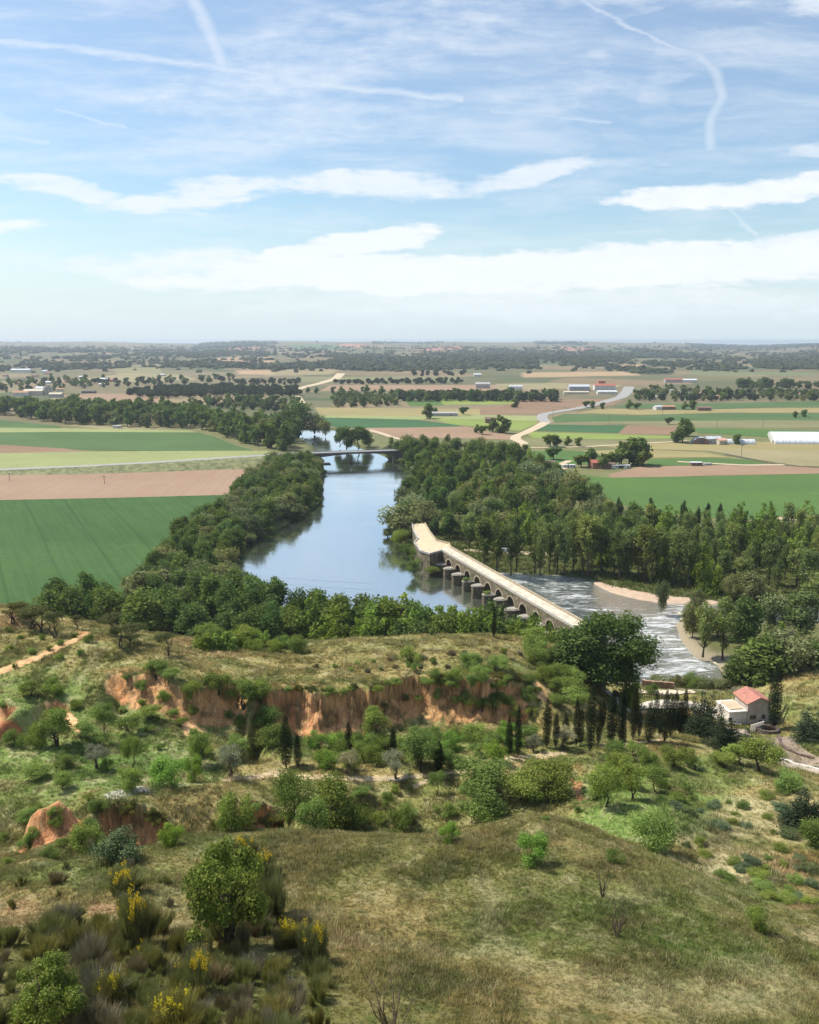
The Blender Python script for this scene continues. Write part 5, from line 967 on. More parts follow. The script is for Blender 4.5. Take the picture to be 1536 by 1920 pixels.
for kd, u, v, hp, wp, lab in SM: plant_px(kd, 'small_tree' if kd == 'smalltree' else 'round_juniper' if kd == 'jun' else 'shrub', u, v, hp, wp, lab, 'tree' if kd == 'smalltree' else 'bush', None)
p = hit(1125, 1288)[0]; plant('bigshade', 'shade_tree', p[0], p[1], p[2]-.3, 19, 19.5, 'large dark spreading tree at the near end of the old bridge', 'tree')
plant_px('broad', 'shade_tree', 1075, 1270, 90, 80, 'mid green tree left of the large dark one by the bridge end', 'tree'); plant_px('light', 'roadside_tree', 1180, 1325, 58, 46, 'light green little tree over the roadside railing', 'tree'); plant_px('shrub', 'roadside_bush', 1222, 1302, 22, 20, 'small bush on the low weir wall', 'bush')
def fill(poly, n, sp, seed, kinds, name, hr, label, group, cat='bush', asp=(.8, 1.3)):
    q = dart_hit(poly, n, sp, seed); P = hit(q[:, 0], q[:, 1]); rr = np.random.default_rng(seed+1)
    for (u, v), p in zip(q, P):
        if np.isnan(p).any() or p[1] > 299: continue
        d = dpt(p); qq = rr.random(); h = (hr[0]+(hr[1]-hr[0])*qq)*d/FPX*1.12; kd = kinds[rr.integers(len(kinds))]; plant(kd, name, p[0], p[1], p[2]-.15, h, h*rr.uniform(*asp), autolabel(kd, name, p[0], p[1], p[2], qq), cat, group)
fill([(570,1405),(700,1398),(950,1375),(1015,1398),(940,1428),(820,1440),(600,1445)], 32, 24, 51, ['shrub','smalltree','shrub','bright'], 'gully_shrub', (22,42), 'green shrub in the gully between the red cliff and the path', 'gully shrubs below the red cliff')
fill([(0,1290),(180,1295),(350,1400),(490,1400),(450,1455),(240,1470),(0,1490)], 20, 38, 52, ['shrub','shrub','smalltree'], 'slope_shrub', (12,34), 'scattered shrub on the green slope at the left', 'shrubs on the left green slope')
fill([(178,1262),(478,1285),(485,1385),(390,1380),(200,1330)], 16, 28, 53, ['shrub','smalltree'], 'cliff_shrub', (12,32), 'shrub clinging to the broken upper left cliff', 'shrubs on the upper left cliff')
fill([(740,1240),(1010,1262),(1015,1350),(860,1335),(770,1280)], 24, 24, 54, ['shrub','shrub','smalltree'], 'ledge_shrub', (14,32), 'shrub on the ledges right of the red cliff', 'shrubs right of the red cliff')
fill([(985,1205),(1040,1235),(1085,1290),(1080,1325),(1040,1325),(1010,1265)], 20, 24, 55, ['smalltree','shrub'], 'bank_shrub', (22,40), 'leafy tree on the steep bank above the bridge end', 'leafy growth on the steep bank', 'tree')
fill([(0,1495),(190,1500),(190,1600),(0,1630)], 16, 30, 56, ['shrub','shrub'], 'low_shrub', (14,28), 'low shrub around the orange crag', 'shrubs around the crag')
fill([(500,1475),(880,1480),(1100,1470),(1110,1530),(960,1545),(520,1560)], 14, 36, 57, ['shrub','smalltree','shrub'], 'terrace_shrub', (12,34), 'shrub on the dry slope below the path', 'shrubs below the path')
fill([(560,1250),(980,1218),(980,1240),(700,1268)], 24, 22, 58, ['shrub','drybush'], 'spur_shrub', (7,15), 'tiny dry shrub on the grassy spur', 'tiny shrubs on the spur')
fill([(1120,1440),(1340,1425),(1400,1460),(1240,1500),(1120,1500)], 9, 34, 59, ['smalltree','shrub'], 'mound_shrub', (16,28), 'shrub on the mound below the cypress row', 'shrubs below the cypress row')
fill([(380,1205),(560,1212),(560,1225),(380,1222)], 14, 14, 60, ['light','shrub'], 'crest_shrub', (22,36), 'bright shrub behind the crest of the spur', 'bright shrubs at the crest')
fill([(1240,1500),(1500,1480),(1536,1700),(1420,1690),(1300,1620)], 46, 22, 61, ['jun','shrub'], 'meadow_clump', (8,18), 'bluish low herb clump in the right meadow', 'herb clumps in the right meadow', 'bush', (1.2, 2.2))
fill([(0,1170),(180,1200),(180,1240),(0,1260)], 12, 26, 62, ['shrub'], 'spur_bush', (8,18), 'low rough bush on the left end of the spur', 'rough bushes on the left of the spur')
rr = np.random.default_rng(91)
for ci, ((pts, h, w_, am, wl_), (plw, _, _, _, _)) in enumerate(zip(CLIFFS, CL)):
    if ci > 2: continue
    P_ = np.array(plw); sg_ = np.r_[0, np.cumsum(np.hypot(*np.diff(P_, axis=0).T))]
    for s_ in np.arange(.8, sg_[-1]-.5, 1.15 if ci else 1.35):
        for row in range(2 if ci else 1):
            if rr.random() < .25: continue
            x_ = np.interp(s_, sg_, P_[:, 0])+rr.normal()*.3; y_ = np.interp(s_, sg_, P_[:, 1])+.35-rr.random()*1.1-row*.3; z_ = float(ground_z(x_, y_+.9)[0])
            kd = ['broom', 'shrub', 'broom'][rr.integers(3)]; hh_ = .7+.9*rr.random(); plant(kd, 'rim_shrub', x_, y_, z_-.55-row*.7, hh_, hh_*1.7, autolabel(kd, 'rim_shrub', x_, y_, z_, rr.random()), 'bush', 'growth hanging over the cliff rims')
# near hill: leafy tree, brooms in flower, dry brush
plant_px('leafy', 'leafy_tree', 432, 1788, 180, 158, 'leafy green small tree in the foreground brush', 'tree', None, 0)
plant_px('leafy', 'leafy_bush', 95, 1945, 110, 120, 'leafy green bush at the bottom left corner', 'bush', None, 1)
BR = [('broomf',235,1672,48,70,'flowering broom highest on the left of the foreground'),('broomf',258,1772,97,79,'leggy flowering broom left of the leafy tree'),('broomf',462,1606,35,53,'broom at the ridge above the leafy tree'),('broomf',492,1645,45,51,'broom with a bright yellow crown right behind the leafy tree'),('broom',510,1725,85,79,'dark green broom pressed against the leafy tree'),
 ('broomf',588,1805,74,62,'flowering broom at the right end of the brush'),('broomf',372,1862,71,57,'broom with the brightest upright yellow spike'),('broomf',207,1882,57,57,'broom with yellow dots low on the left'),('broomf',335,1945,70,95,'wide flowering broom at the bottom edge'),('broomf',545,1775,46,57,'small flowering broom beside the brush end'),('broomf',275,1810,34,47,'small yellow tipped broom under the leggy one')]
for kd, u, v, hp, wp, lab in BR: plant_px(kd, 'broom_bush', u, v, hp, wp, lab, 'bush', 'broom bushes in the foreground')
fill([(-20,1770),(140,1730),(230,1745),(560,1740),(610,1800),(600,1960),(-20,1990)], 120, 20, 63, ['broom','drybush','broom','drybush','broom','broom'], 'brush', (24,58), 'dark broom scrub without a bright crown in the foreground thicket', 'foreground broom thicket')
fill([(-20,1640),(560,1590),(560,1720),(-20,1730)], 20, 40, 64, ['broom','drybush','drybush'], 'dry_brush', (12,28), 'dry grey brush on the grass above the thicket', 'dry brush above the thicket')
plant_px('bare', 'bare_sapling', 1130, 1684, 62, 42, 'upper leafless sapling on the near hill', 'bush', None, 0); plant_px('bare', 'bare_sapling', 1158, 1758, 72, 50, 'lower leafless sapling on the near hill', 'bush', None, 1)
plant_px('bare', 'dry_branches', 735, 1960, 110, 110, 'pale dry branches poking up at the bottom edge', 'branch', None, 0)
# ---- grass and herbs, too many to count: tufts instanced on the slopes
m_gr, t, o = mat('grass_blades'); ic = t.attr('gcol', 'INSTANCER').outputs['Color']; tnn = t.attr('tone').outputs['Fac']; k_ = t.m('ADD', .65, t.m('MULTIPLY', tnn, .7))
gcx = t.mix(1.0, ic, t.xyz(k_, k_, k_), 'MULTIPLY'); d = t.new('ShaderNodeBsdfDiffuse'); t.put(d.inputs[0], gcx); tl = t.new('ShaderNodeBsdfTranslucent'); t.put(tl.inputs[0], gcx); mx = t.new('ShaderNodeMixShader'); mx.inputs[0].default_value = .25
t.l.new(d.outputs[0], mx.inputs[1]); t.l.new(tl.outputs[0], mx.inputs[2]); t.l.new(mx.outputs[0], o.inputs[0])
pc = bpy.data.collections.new('tuft_shapes')
for i in range(6):
    r = np.random.default_rng(1700+i); n = 26; a = r.random(n)*6.28; c0 = np.c_[r.normal(size=(n, 2))*.16, np.full(n, -.04)]; hgt = .12+.34*r.random(n); ln = .05+.25*r.random(n)
    if i > 3: hgt *= .6; ln *= 1.5
    tip = c0+np.c_[np.cos(a)*ln, np.sin(a)*ln, hgt]; p = np.c_[-np.sin(a), np.cos(a), a*0]*(.016+.016*r.random(n))[:, None]
    V = np.stack([c0-p, c0+p, tip], 1).reshape(-1, 3); po = bpy.data.objects.new('tuft', mesh_np('tuft', V, np.arange(3*n).reshape(-1, 3), [m_gr], {'tone': np.repeat(r.random(n), 3)})); pc.objects.link(po)
def gn_scatter(name, P, colr_, scl, label):
    me = bpy.data.meshes.new(name); me.from_pydata([tuple(p) for p in P], [], []); 
    at = me.attributes.new('gcol', 'FLOAT_COLOR', 'POINT'); at.data.foreach_set('color', np.c_[colr_, np.ones(len(P))].astype(np.float32).ravel())
    at = me.attributes.new('gscl', 'FLOAT', 'POINT'); at.data.foreach_set('value', scl.astype(np.float32)); ob_ = link(name, me); tag(ob_, label, 'grass', kind='stuff')
    g = bpy.data.node_groups.new(name, 'GeometryNodeTree'); g.interface.new_socket('Geometry', in_out='INPUT', socket_type='NodeSocketGeometry'); g.interface.new_socket('Geometry', in_out='OUTPUT', socket_type='NodeSocketGeometry')
    N = g.nodes; gi = N.new('NodeGroupInput'); go = N.new('NodeGroupOutput'); ip = N.new('GeometryNodeInstanceOnPoints'); ci = N.new('GeometryNodeCollectionInfo'); ci.inputs[0].default_value = pc; ci.inputs[1].default_value = True; ci.inputs[2].default_value = True
    na = N.new('GeometryNodeInputNamedAttribute'); na.data_type = 'FLOAT'; na.inputs[0].default_value = 'gscl'; rv = N.new('FunctionNodeRandomValue'); rv.data_type = 'FLOAT_VECTOR'; rv.inputs[0].default_value = (-.15, -.15, 0); rv.inputs[1].default_value = (.15, .15, 6.28)
    g.links.new(gi.outputs[0], ip.inputs['Points']); g.links.new(ci.outputs[0], ip.inputs['Instance']); ip.inputs['Pick Instance'].default_value = True; g.links.new(na.outputs[0], ip.inputs['Scale']); g.links.new(rv.outputs[0], ip.inputs['Rotation']); g.links.new(ip.outputs[0], go.inputs[0])
    ob_.modifiers.new('scatter', 'NODES').node_group = g; return ob_
r = np.random.default_rng(41)
def gpts(n, y0, y1, cliffmax=.15):
    y = np.sqrt(r.random(n)*(y1**2-y0**2)+y0**2); x = (r.random(n)*1.5-.75)*y; z = ground_z(x, y); _, ck = cliff_z(x, y, True); u, v = toUV(x, y, z)
    m = (ck < cliffmax) & (np.hypot(x-MOUND[0], y-MOUND[1]) > 3.4) & (z > 3)
    for pl, wd, cn in PATHPOLY:
        dd, _, _, _ = dist_poly(u, v, pl, False); m &= (dd > wd*.9) | (y < 90)
    for pl2, cn in PATCH: m &= ~(inpoly(u, v, pl2) & (y > 90))
    return x[m], y[m], z[m]
for nm, n, y0, y1, s0, s1, lab in [('near_grass', 175000, 35, 90, .35, .8, 'dry and green grass tufts over the near hill'), ('tall_weeds', 4000, 36, 100, .6, 1.1, 'taller seeding grass clumps scattered over the near hill'), ('slope_grass', 130000, 88, 190, .6, 1.5, 'rough grass and herbs over the slopes beyond'), ('spur_grass', 22000, 190, 262, 1.2, 2.4, 'rough grass near the river bank and road')]:
    x, y, z = gpts(n, y0, y1); gcl = ground_col(x, y, z); tn = r.random(len(x)); gcl = gcl*(.6+.9*tn)[:, None]; pal = r.random(len(x)) < .13; gcl[pal] = gcl[pal]*.5+np.array((.40,.34,.19))*.6
    gsel = r.random(len(x)) < .2; gcl[gsel] = gcl[gsel]*.5+np.array((.06,.085,.028))
    big = fbm(x/4, y/4+70, 3); gn_scatter(nm, np.c_[x, y, z], gcl, (s0+(s1-s0)*r.random(len(x))**1.5)*(.55+.9*sst(big, .35, .7)), lab)

y = 290+150*r.random(26000)**1.0; x = (r.random(26000)*.62-.02)*y; m_ = river_sd(x, y) < -1.5; x, y = x[m_], y[m_]; z = ground_z(x, y)
gcl = np.array((.13,.155,.045))*(.5+1.0*r.random(len(x)))[:, None]*(.7+.7*fbm(x/9, y/9, 3))[:, None]; gn_scatter('bank_grass', np.c_[x, y, z], gcl, 2.0+3.2*r.random(len(x))**2, 'rough undergrowth beneath the poplars of the far bank')
# ------------------------------------------------------------------ built things
class MB:
    def __init__(s): s.V = []; s.F = []
    def add(s, V, F): o = len(s.V); s.V += [tuple(map(float, v)) for v in V]; s.F += [tuple(i+o for i in f) for f in F]; return s
    def box(s, x0, x1, y0, y1, z0, z1):
        return s.add([(x0,y0,z0),(x1,y0,z0),(x1,y1,z0),(x0,y1,z0),(x0,y0,z1),(x1,y0,z1),(x1,y1,z1),(x0,y1,z1)], [(0,3,2,1),(4,5,6,7),(0,1,5,4),(1,2,6,5),(2,3,7,6),(3,0,4,7)])
    def prism(s, poly, z0, z1):
        n = len(poly); V = [(p[0], p[1], z0) for p in poly]+[(p[0], p[1], z1) for p in poly]
        return s.add(V, [tuple(range(n))[::-1], tuple(range(n, 2*n))]+[(i, (i+1) % n, n+(i+1) % n, n+i) for i in range(n)])
    def build(s, name, m, parent=None, loc=None, rz=0, smooth=False, bev=0):
        me = bpy.data.meshes.new(name); me.from_pydata(s.V, [], s.F); me.materials.append(m); me.update()
        import bmesh
        b = bmesh.new(); b.from_mesh(me); bmesh.ops.recalc_face_normals(b, faces=b.faces)
        if bev: bmesh.ops.bevel(b, geom=list(b.edges), offset=bev, segments=1, affect='EDGES')
        b.to_mesh(me); b.free()
        if smooth:
            for p in me.polygons: p.use_smooth = True
        o = link(name, me, parent, loc); o.rotation_euler = (0, 0, rz); return o
def stone_mat(name, c, cj, sx=.9, sz=.42):
    m, t, o = mat(name); ob = t.new('ShaderNodeTexCoord').outputs['Object']; x, y, z = t.sep(ob)
    br = t.new('ShaderNodeTexBrick'); br.offset = .5; t.put(br.inputs['Vector'], t.xyz(t.m('ADD', x, y), z, 0)); br.inputs['Scale'].default_value = 1; br.inputs['Brick Width'].default_value = sx; br.inputs['Row Height'].default_value = sz
    br.inputs['Mortar Size'].default_value = .03; t.put(br.inputs['Color1'], c); t.put(br.inputs['Color2'], tuple(v*.7 for v in c)); t.put(br.inputs['Mortar'], cj)
    n = t.noise(ob, .8, 6, .65); col = t.mix(t.ss(n, .42, .62), br.outputs['Color'], tuple(v*.42 for v in c)); n2 = t.noise(ob, .25, 4, .6); col = t.mix(t.ss(n2, .55, .7), col, (.09, .10, .05))
    t.l.new(pbsdf(t, col, .95, .15, bump(t, t.m('SUBTRACT', n, t.m('MULTIPLY', br.outputs['Fac'], .5)), .12)), o.inputs[0]); return m
m_stone = stone_mat('weathered_bridge_stone', (.30,.245,.17), (.13,.11,.08)); m_cap = paint('pale_lichen_stone', (.34,.31,.26), .9, .3, 1.5); m_deck = paint('cream_bridge_paving', (.56,.49,.38), .95, .2, .5); m_par = paint('tan_parapet_stone', (.40,.33,.23), .9, .25, 1.2); m_parl = paint('grey_parapet_stone', (.42,.40,.36), .9, .2, 1.2)
# ---- medieval bridge
ang = math.atan2(dirb[1], dirb[0]); Lb = float(np.linalg.norm((BB-BA)[:2])); tdn = 1.0 if ((W3(1200,1150,100)[:2]-BA[:2]) @ nrm2) > 0 else -1.0   # +t = downstream
br_ = empty('arched_stone_bridge', (BA[0], BA[1], 0), ang); tag(br_, 'long old stone bridge with rounded cutwaters crossing the river to the far bank', 'bridge')
ZT, WD, S0, S1 = 9.6, 2.75, -2.0, Lb+15
sp = 9.6; first = 4.0; piers = [first+sp*i for i in range(int((Lb+6-first)/sp)+1)]; pw = 3.6
def botz(s_):
    for i in range(len(piers)):
        a, b = piers[i]+pw/2, (piers[i+1]-pw/2) if i+1 < len(piers) else 1e9
        if a < s_ < b and b < 1e8: rad = (b-a)/2; c = (a+b)/2; return 3.9+math.sqrt(max(0, rad*rad-(s_-c)**2))*1.1
    return -1.8
ss_ = [S0]
for i in range(len(piers)):
    a = piers[i]-pw/2; b = piers[i]+pw/2; ss_ += [a-1e-3 if i else a, a, b, b+1e-3]
    if i+1 < len(piers):
        e = piers[i+1]-pw/2; ss_ += [b+(e-b)*(1-math.cos(math.pi*k/13))/2 for k in range(1, 13)]
ss_ += [S1]; ss_ = sorted(set(ss_)); w = MB(); n = len(ss_)
bz = []
for s_ in ss_:
    z = botz(s_); 
    for pc_ in piers:
        if abs(abs(s_-pc_)-pw/2) < 5e-4: z = -1.8
        elif abs(abs(s_-pc_)-pw/2) < 2e-3 and z > 0: z = 3.9
    bz.append(z)
for t_ in (-WD, WD):
    V = [(s_, t_, z) for s_, z in zip(ss_, bz)]+[(s_, t_, ZT-.35) for s_ in ss_]; w.add(V, [(i, i+1, n+i+1, n+i) for i in range(n-1)])
w.add([(s_, -WD, z) for s_, z in zip(ss_, bz)]+[(s_, WD, z) for s_, z in zip(ss_, bz)], [(i, i+1, n+i+1, n+i) for i in range(n-1)])
w.add([(S0,-WD,-1.8),(S0,WD,-1.8),(S0,WD,ZT-.35),(S0,-WD,ZT-.35)], [(0,1,2,3)]); w.build('arch_wall', m_stone, br_)
MB().box(S0-1, S1, -WD-.12, WD+.12, ZT-.36, ZT).build('deck', m_deck, br_)
MB().box(S0, S1, tdn*(WD-.12)-.22, tdn*(WD-.12)+.22, ZT+.002, ZT+.85).build('parapet', m_par, br_)
pp = MB().box(S0+3, S1, -tdn*(WD-.1)-.2, -tdn*(WD-.1)+.2, ZT+.002, ZT+.42).build('parapet', m_parl, br_); pp['label'] = 'low pale grey upstream kerb wall'
rr = np.random.default_rng(5)
for i in range(len(piers)-1):      # voussoir rings, upstream and downstream
    a, b = piers[i]+pw/2, piers[i+1]-pw/2; c, rad = (a+b)/2, (b-a)/2; g = MB()
    for t_ in (-WD-.07, WD+.07):
        for k in range(11):
            w0, w1 = math.pi*k/11+.02, math.pi*(k+1)/11-.02; y0_, y1_ = (t_, t_+.12) if t_ < 0 else (t_-.12, t_)
            q = [(c+math.cos(x_)*r_, 3.9+math.sin(x_)*r_*1.1) for x_, r_ in ((w0, rad+.02), (w1, rad+.02), (w1, rad+.58), (w0, rad+.58))]
            g.add([(x_, y0_, z_) for x_, z_ in q]+[(x_, y1_, z_) for x_, z_ in q], [(0,1,2,3),(7,6,5,4),(0,4,5,1),(1,5,6,2),(2,6,7,3),(3,7,4,0)])
    g.build('arch_ring', m_par, br_)
for i, pc_ in enumerate(piers):    # upstream cutwaters: stout rounded noses with pale caps
    pr = 4.6+rr.normal()*.25; hw = 2.05; top = 4.5+rr.normal()*.3
    pts = [(pc_-hw, -WD+.1), (pc_-hw, -WD-pr*.45), (pc_-hw*.86, -WD-pr*.72), (pc_-hw*.5, -WD-pr*.93), (pc_, -WD-pr), (pc_+hw*.5, -WD-pr*.93), (pc_+hw*.86, -WD-pr*.72), (pc_+hw, -WD-pr*.45), (pc_+hw, -WD+.1)]
    if tdn < 0: pts = [(x_, -y_) for x_, y_ in pts]
    cw = MB().prism(pts, -1.8, top).build('cutwater', m_stone, br_)
    cc_ = np.mean(pts, 0); o2 = [tuple(cc_+(np.array(p)-cc_)*1.07) for p in pts]; o2 = [(x_, max(y_, -99) if tdn > 0 else y_) for x_, y_ in o2]
    g = MB().prism(o2, top+.002, top+.3); cap_in = [tuple(cc_+(np.array(p)-cc_)*.8) for p in pts]; g.prism(cap_in, top+.302, top+.55); g.build('cap', m_cap, cw)
    if i in (3, 5):
        q = np.array([pc_, -tdn*0]); wp_ = np.array([BA[0], BA[1]])+dirb[:2]*pc_+np.array([-dirb[1], dirb[0]])*(-(WD+2.6))*tdn
        plant('shrub', 'bush', wp_[0], wp_[1], top+.4, 1.5, 3.0, 'small bush growing on the fourth cutwater cap' if i == 3 else 'small bush growing on the sixth cutwater cap', 'bush')
# ---- far abutment and approach ramp
ab = [W3(u, v, 90.6)[:2] for u, v in [(781,1022),(788,1033),(806,1039),(828,1033),(846,1028),(842,1020),(818,1014),(806,998),(797,982),(773,982),(775,994),(784,1010),(777,1018)]]
abc = np.mean(ab, 0); abn = empty('bridge_abutment', (abc[0], abc[1], 0)); tag(abn, 'stone retaining terrace at the far end of the old bridge', 'retaining wall')
pl = [tuple(np.array(p)-abc) for p in ab]; MB().prism(pl, -1.5, 9.05).build('retaining_wall', m_stone, abn); MB().prism([tuple(np.array(p)*1.01) for p in pl], 9.052, 9.4).build('paving', paint('warm_sandy_paving', (.56,.44,.29), .95, .12, .4), abn)
def wallpath(name, pts, th, h, m, parent=None, label=None, cat=None, z=None):
    """a low wall following points (x, y, z)"""
    g = MB(); P = np.array(pts, float); c = P.mean(0)
    for i in range(len(P)-1):
        d = P[i+1]-P[i]; nn_ = np.array([-d[1], d[0]])/(math.hypot(d[0], d[1])+1e-9)*th/2; a, b = P[i]-c, P[i+1]-c; e = d[:2]/(np.linalg.norm(d[:2])+1e-9)*th*.3
        q = [(a[0]-nn_[0]-e[0], a[1]-nn_[1]-e[1], a[2]), (a[0]+nn_[0]-e[0], a[1]+nn_[1]-e[1], a[2]), (b[0]+nn_[0]+e[0], b[1]+nn_[1]+e[1], b[2]), (b[0]-nn_[0]+e[0], b[1]-nn_[1]+e[1], b[2])]
        g.add([(x_, y_, z_-.3-(i % 2)*.01) for x_, y_, z_ in q]+[(x_, y_, z_+h+(i % 2)*.01) for x_, y_, z_ in q], [(0,1,2,3),(4,5,6,7),(0,1,5,4),(1,2,6,5),(2,3,7,6),(3,0,4,7)])
    o_ = g.build(name, m, parent, tuple(c) if parent is None else tuple(c-np.array(parent.location)))
    if label: tag(o_, label, cat)
    return o_
wallpath('low_wall', [(*p, 9.4) for p in [ab[9], ab[10], ab[11], ab[12], ab[0], ab[1], ab[2], ab[3]]], .5, .5, m_parl, abn); wallpath('low_wall', [(*p, 9.4) for p in [ab[4], ab[5], ab[6], ab[7], ab[8]]], .5, .7, m_par, abn)
# ---- modern road bridge and its embankment
MA, MBp = W3(524, 851.5, 90.2), W3(762, 843, 90.2); dv = MBp-MA; Lm = np.hypot(*dv[:2]); am_ = math.atan2(dv[1], dv[0])
mb = empty('road_bridge', (MA[0], MA[1], 0), am_); tag(mb, 'dark low concrete road bridge crossing the river upstream', 'bridge')
zt = 9.8; MB().box(0, Lm, -4.6, 4.6, zt-.5, zt).build('deck', m_gasph, mb)
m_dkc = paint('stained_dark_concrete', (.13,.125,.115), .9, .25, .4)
pu = [float((W3(u, v, 90.2)[:2]-MA[:2]) @ (dv[:2]/Lm)) for u, v in [(598, 849), (741, 844)]]
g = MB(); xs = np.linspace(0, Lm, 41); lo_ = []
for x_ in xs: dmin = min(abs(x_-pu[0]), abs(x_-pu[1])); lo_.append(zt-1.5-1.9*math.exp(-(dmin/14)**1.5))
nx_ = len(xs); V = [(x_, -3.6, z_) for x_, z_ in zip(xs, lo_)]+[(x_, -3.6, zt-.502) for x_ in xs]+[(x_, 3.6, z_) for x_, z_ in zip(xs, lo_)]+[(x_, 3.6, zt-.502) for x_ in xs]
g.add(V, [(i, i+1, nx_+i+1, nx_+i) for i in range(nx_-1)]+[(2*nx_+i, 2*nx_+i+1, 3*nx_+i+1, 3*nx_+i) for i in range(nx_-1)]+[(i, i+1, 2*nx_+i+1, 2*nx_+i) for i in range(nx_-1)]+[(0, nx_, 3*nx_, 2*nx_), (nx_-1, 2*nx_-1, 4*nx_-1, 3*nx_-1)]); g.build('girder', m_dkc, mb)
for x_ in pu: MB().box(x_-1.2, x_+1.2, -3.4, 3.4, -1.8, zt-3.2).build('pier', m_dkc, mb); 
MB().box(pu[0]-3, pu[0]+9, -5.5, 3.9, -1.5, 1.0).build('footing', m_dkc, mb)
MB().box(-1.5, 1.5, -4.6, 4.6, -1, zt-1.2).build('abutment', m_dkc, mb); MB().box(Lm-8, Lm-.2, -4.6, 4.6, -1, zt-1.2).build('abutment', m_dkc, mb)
for t_ in (-4.5, 4.5): MB().box(0, Lm, t_-.12, t_+.12, zt+.002, zt+.35).build('kerb', m_conc, mb)
for t_ in (-4.5, 4.5):
    g = MB(); [g.box(x_-.06, x_+.06, t_-.06, t_+.06, zt+.35, zt+1.05) for x_ in np.arange(1, Lm, 3)]; g.box(0, Lm, t_-.05, t_+.05, zt+1.05, zt+1.15); g.build('railing', paint('grey_rail', (.3,.3,.3), .6), mb)
def embank(name, px, zt0, zt1, label):
    P = np.array([W3(u, v, 100-(zt0+(zt1-zt0)*i/(len(px)-1))) for i, (u, v) in enumerate(px)]); s = np.r_[0, np.cumsum(np.hypot(*np.diff(P[:, :2], axis=0).T))]; q = np.linspace(0, s[-1], 60)
    X, Y, Z = (np.interp(q, s, P[:, k]) for k in range(3)); 
    for _ in range(8): X[1:-1] = (X[:-2]+2*X[1:-1]+X[2:])/4; Y[1:-1] = (Y[:-2]+2*Y[1:-1]+Y[2:])/4
    tx, ty = np.gradient(X), np.gradient(Y); L = np.hypot(tx, ty); nx, ny = -ty/L, tx/L; rows = []
    for k in (-1, -.9, -.45, .45, .9, 1):
        wv_ = {1: 6+Z*1.9, .9: 5.2+Z*.5, .45: 4.4+Z*0}[abs(k)]; z_ = {1: Z*0+1.7, .9: Z-1.1*(Z > 3.5)-.2, .45: Z}[abs(k)]
        rows.append(np.c_[X+nx*wv_*np.sign(k), Y+ny*wv_*np.sign(k), z_+(.25*np.sin(q/3.7+k) if abs(k) > .5 else 0)])
    V = np.stack(rows, 1).reshape(-1, 3); i = np.arange(60*6).reshape(60, 6); F = np.stack([i[:-1, :-1], i[1:, :-1], i[1:, 1:], i[:-1, 1:]], -1).reshape(-1, 4)
    fm = np.tile([0, 0, 1, 0, 0], 59); c = V.mean(0); me = mesh_np(name, V-c, F, [paint('rough_verge_grass', (.19,.19,.09), .95, .35, .25, c2=(.09,.10,.045)), m_gasph], fmat=fm)
    if me.polygons[2].normal.z < 0: me.flip_normals()
    tag(link(name, me, loc=tuple(c)), label, kind='structure')
embank('road', [(-260,896),(0,880),(150,874),(300,866),(420,858),(524,851.5)], 3.4, 9.8, 'road on a grassy embankment between the left fields')
embank('road', [(762,843),(830,842),(940,842)], 9.6, 3.5, 'road bank leading away from the road bridge behind the trees')
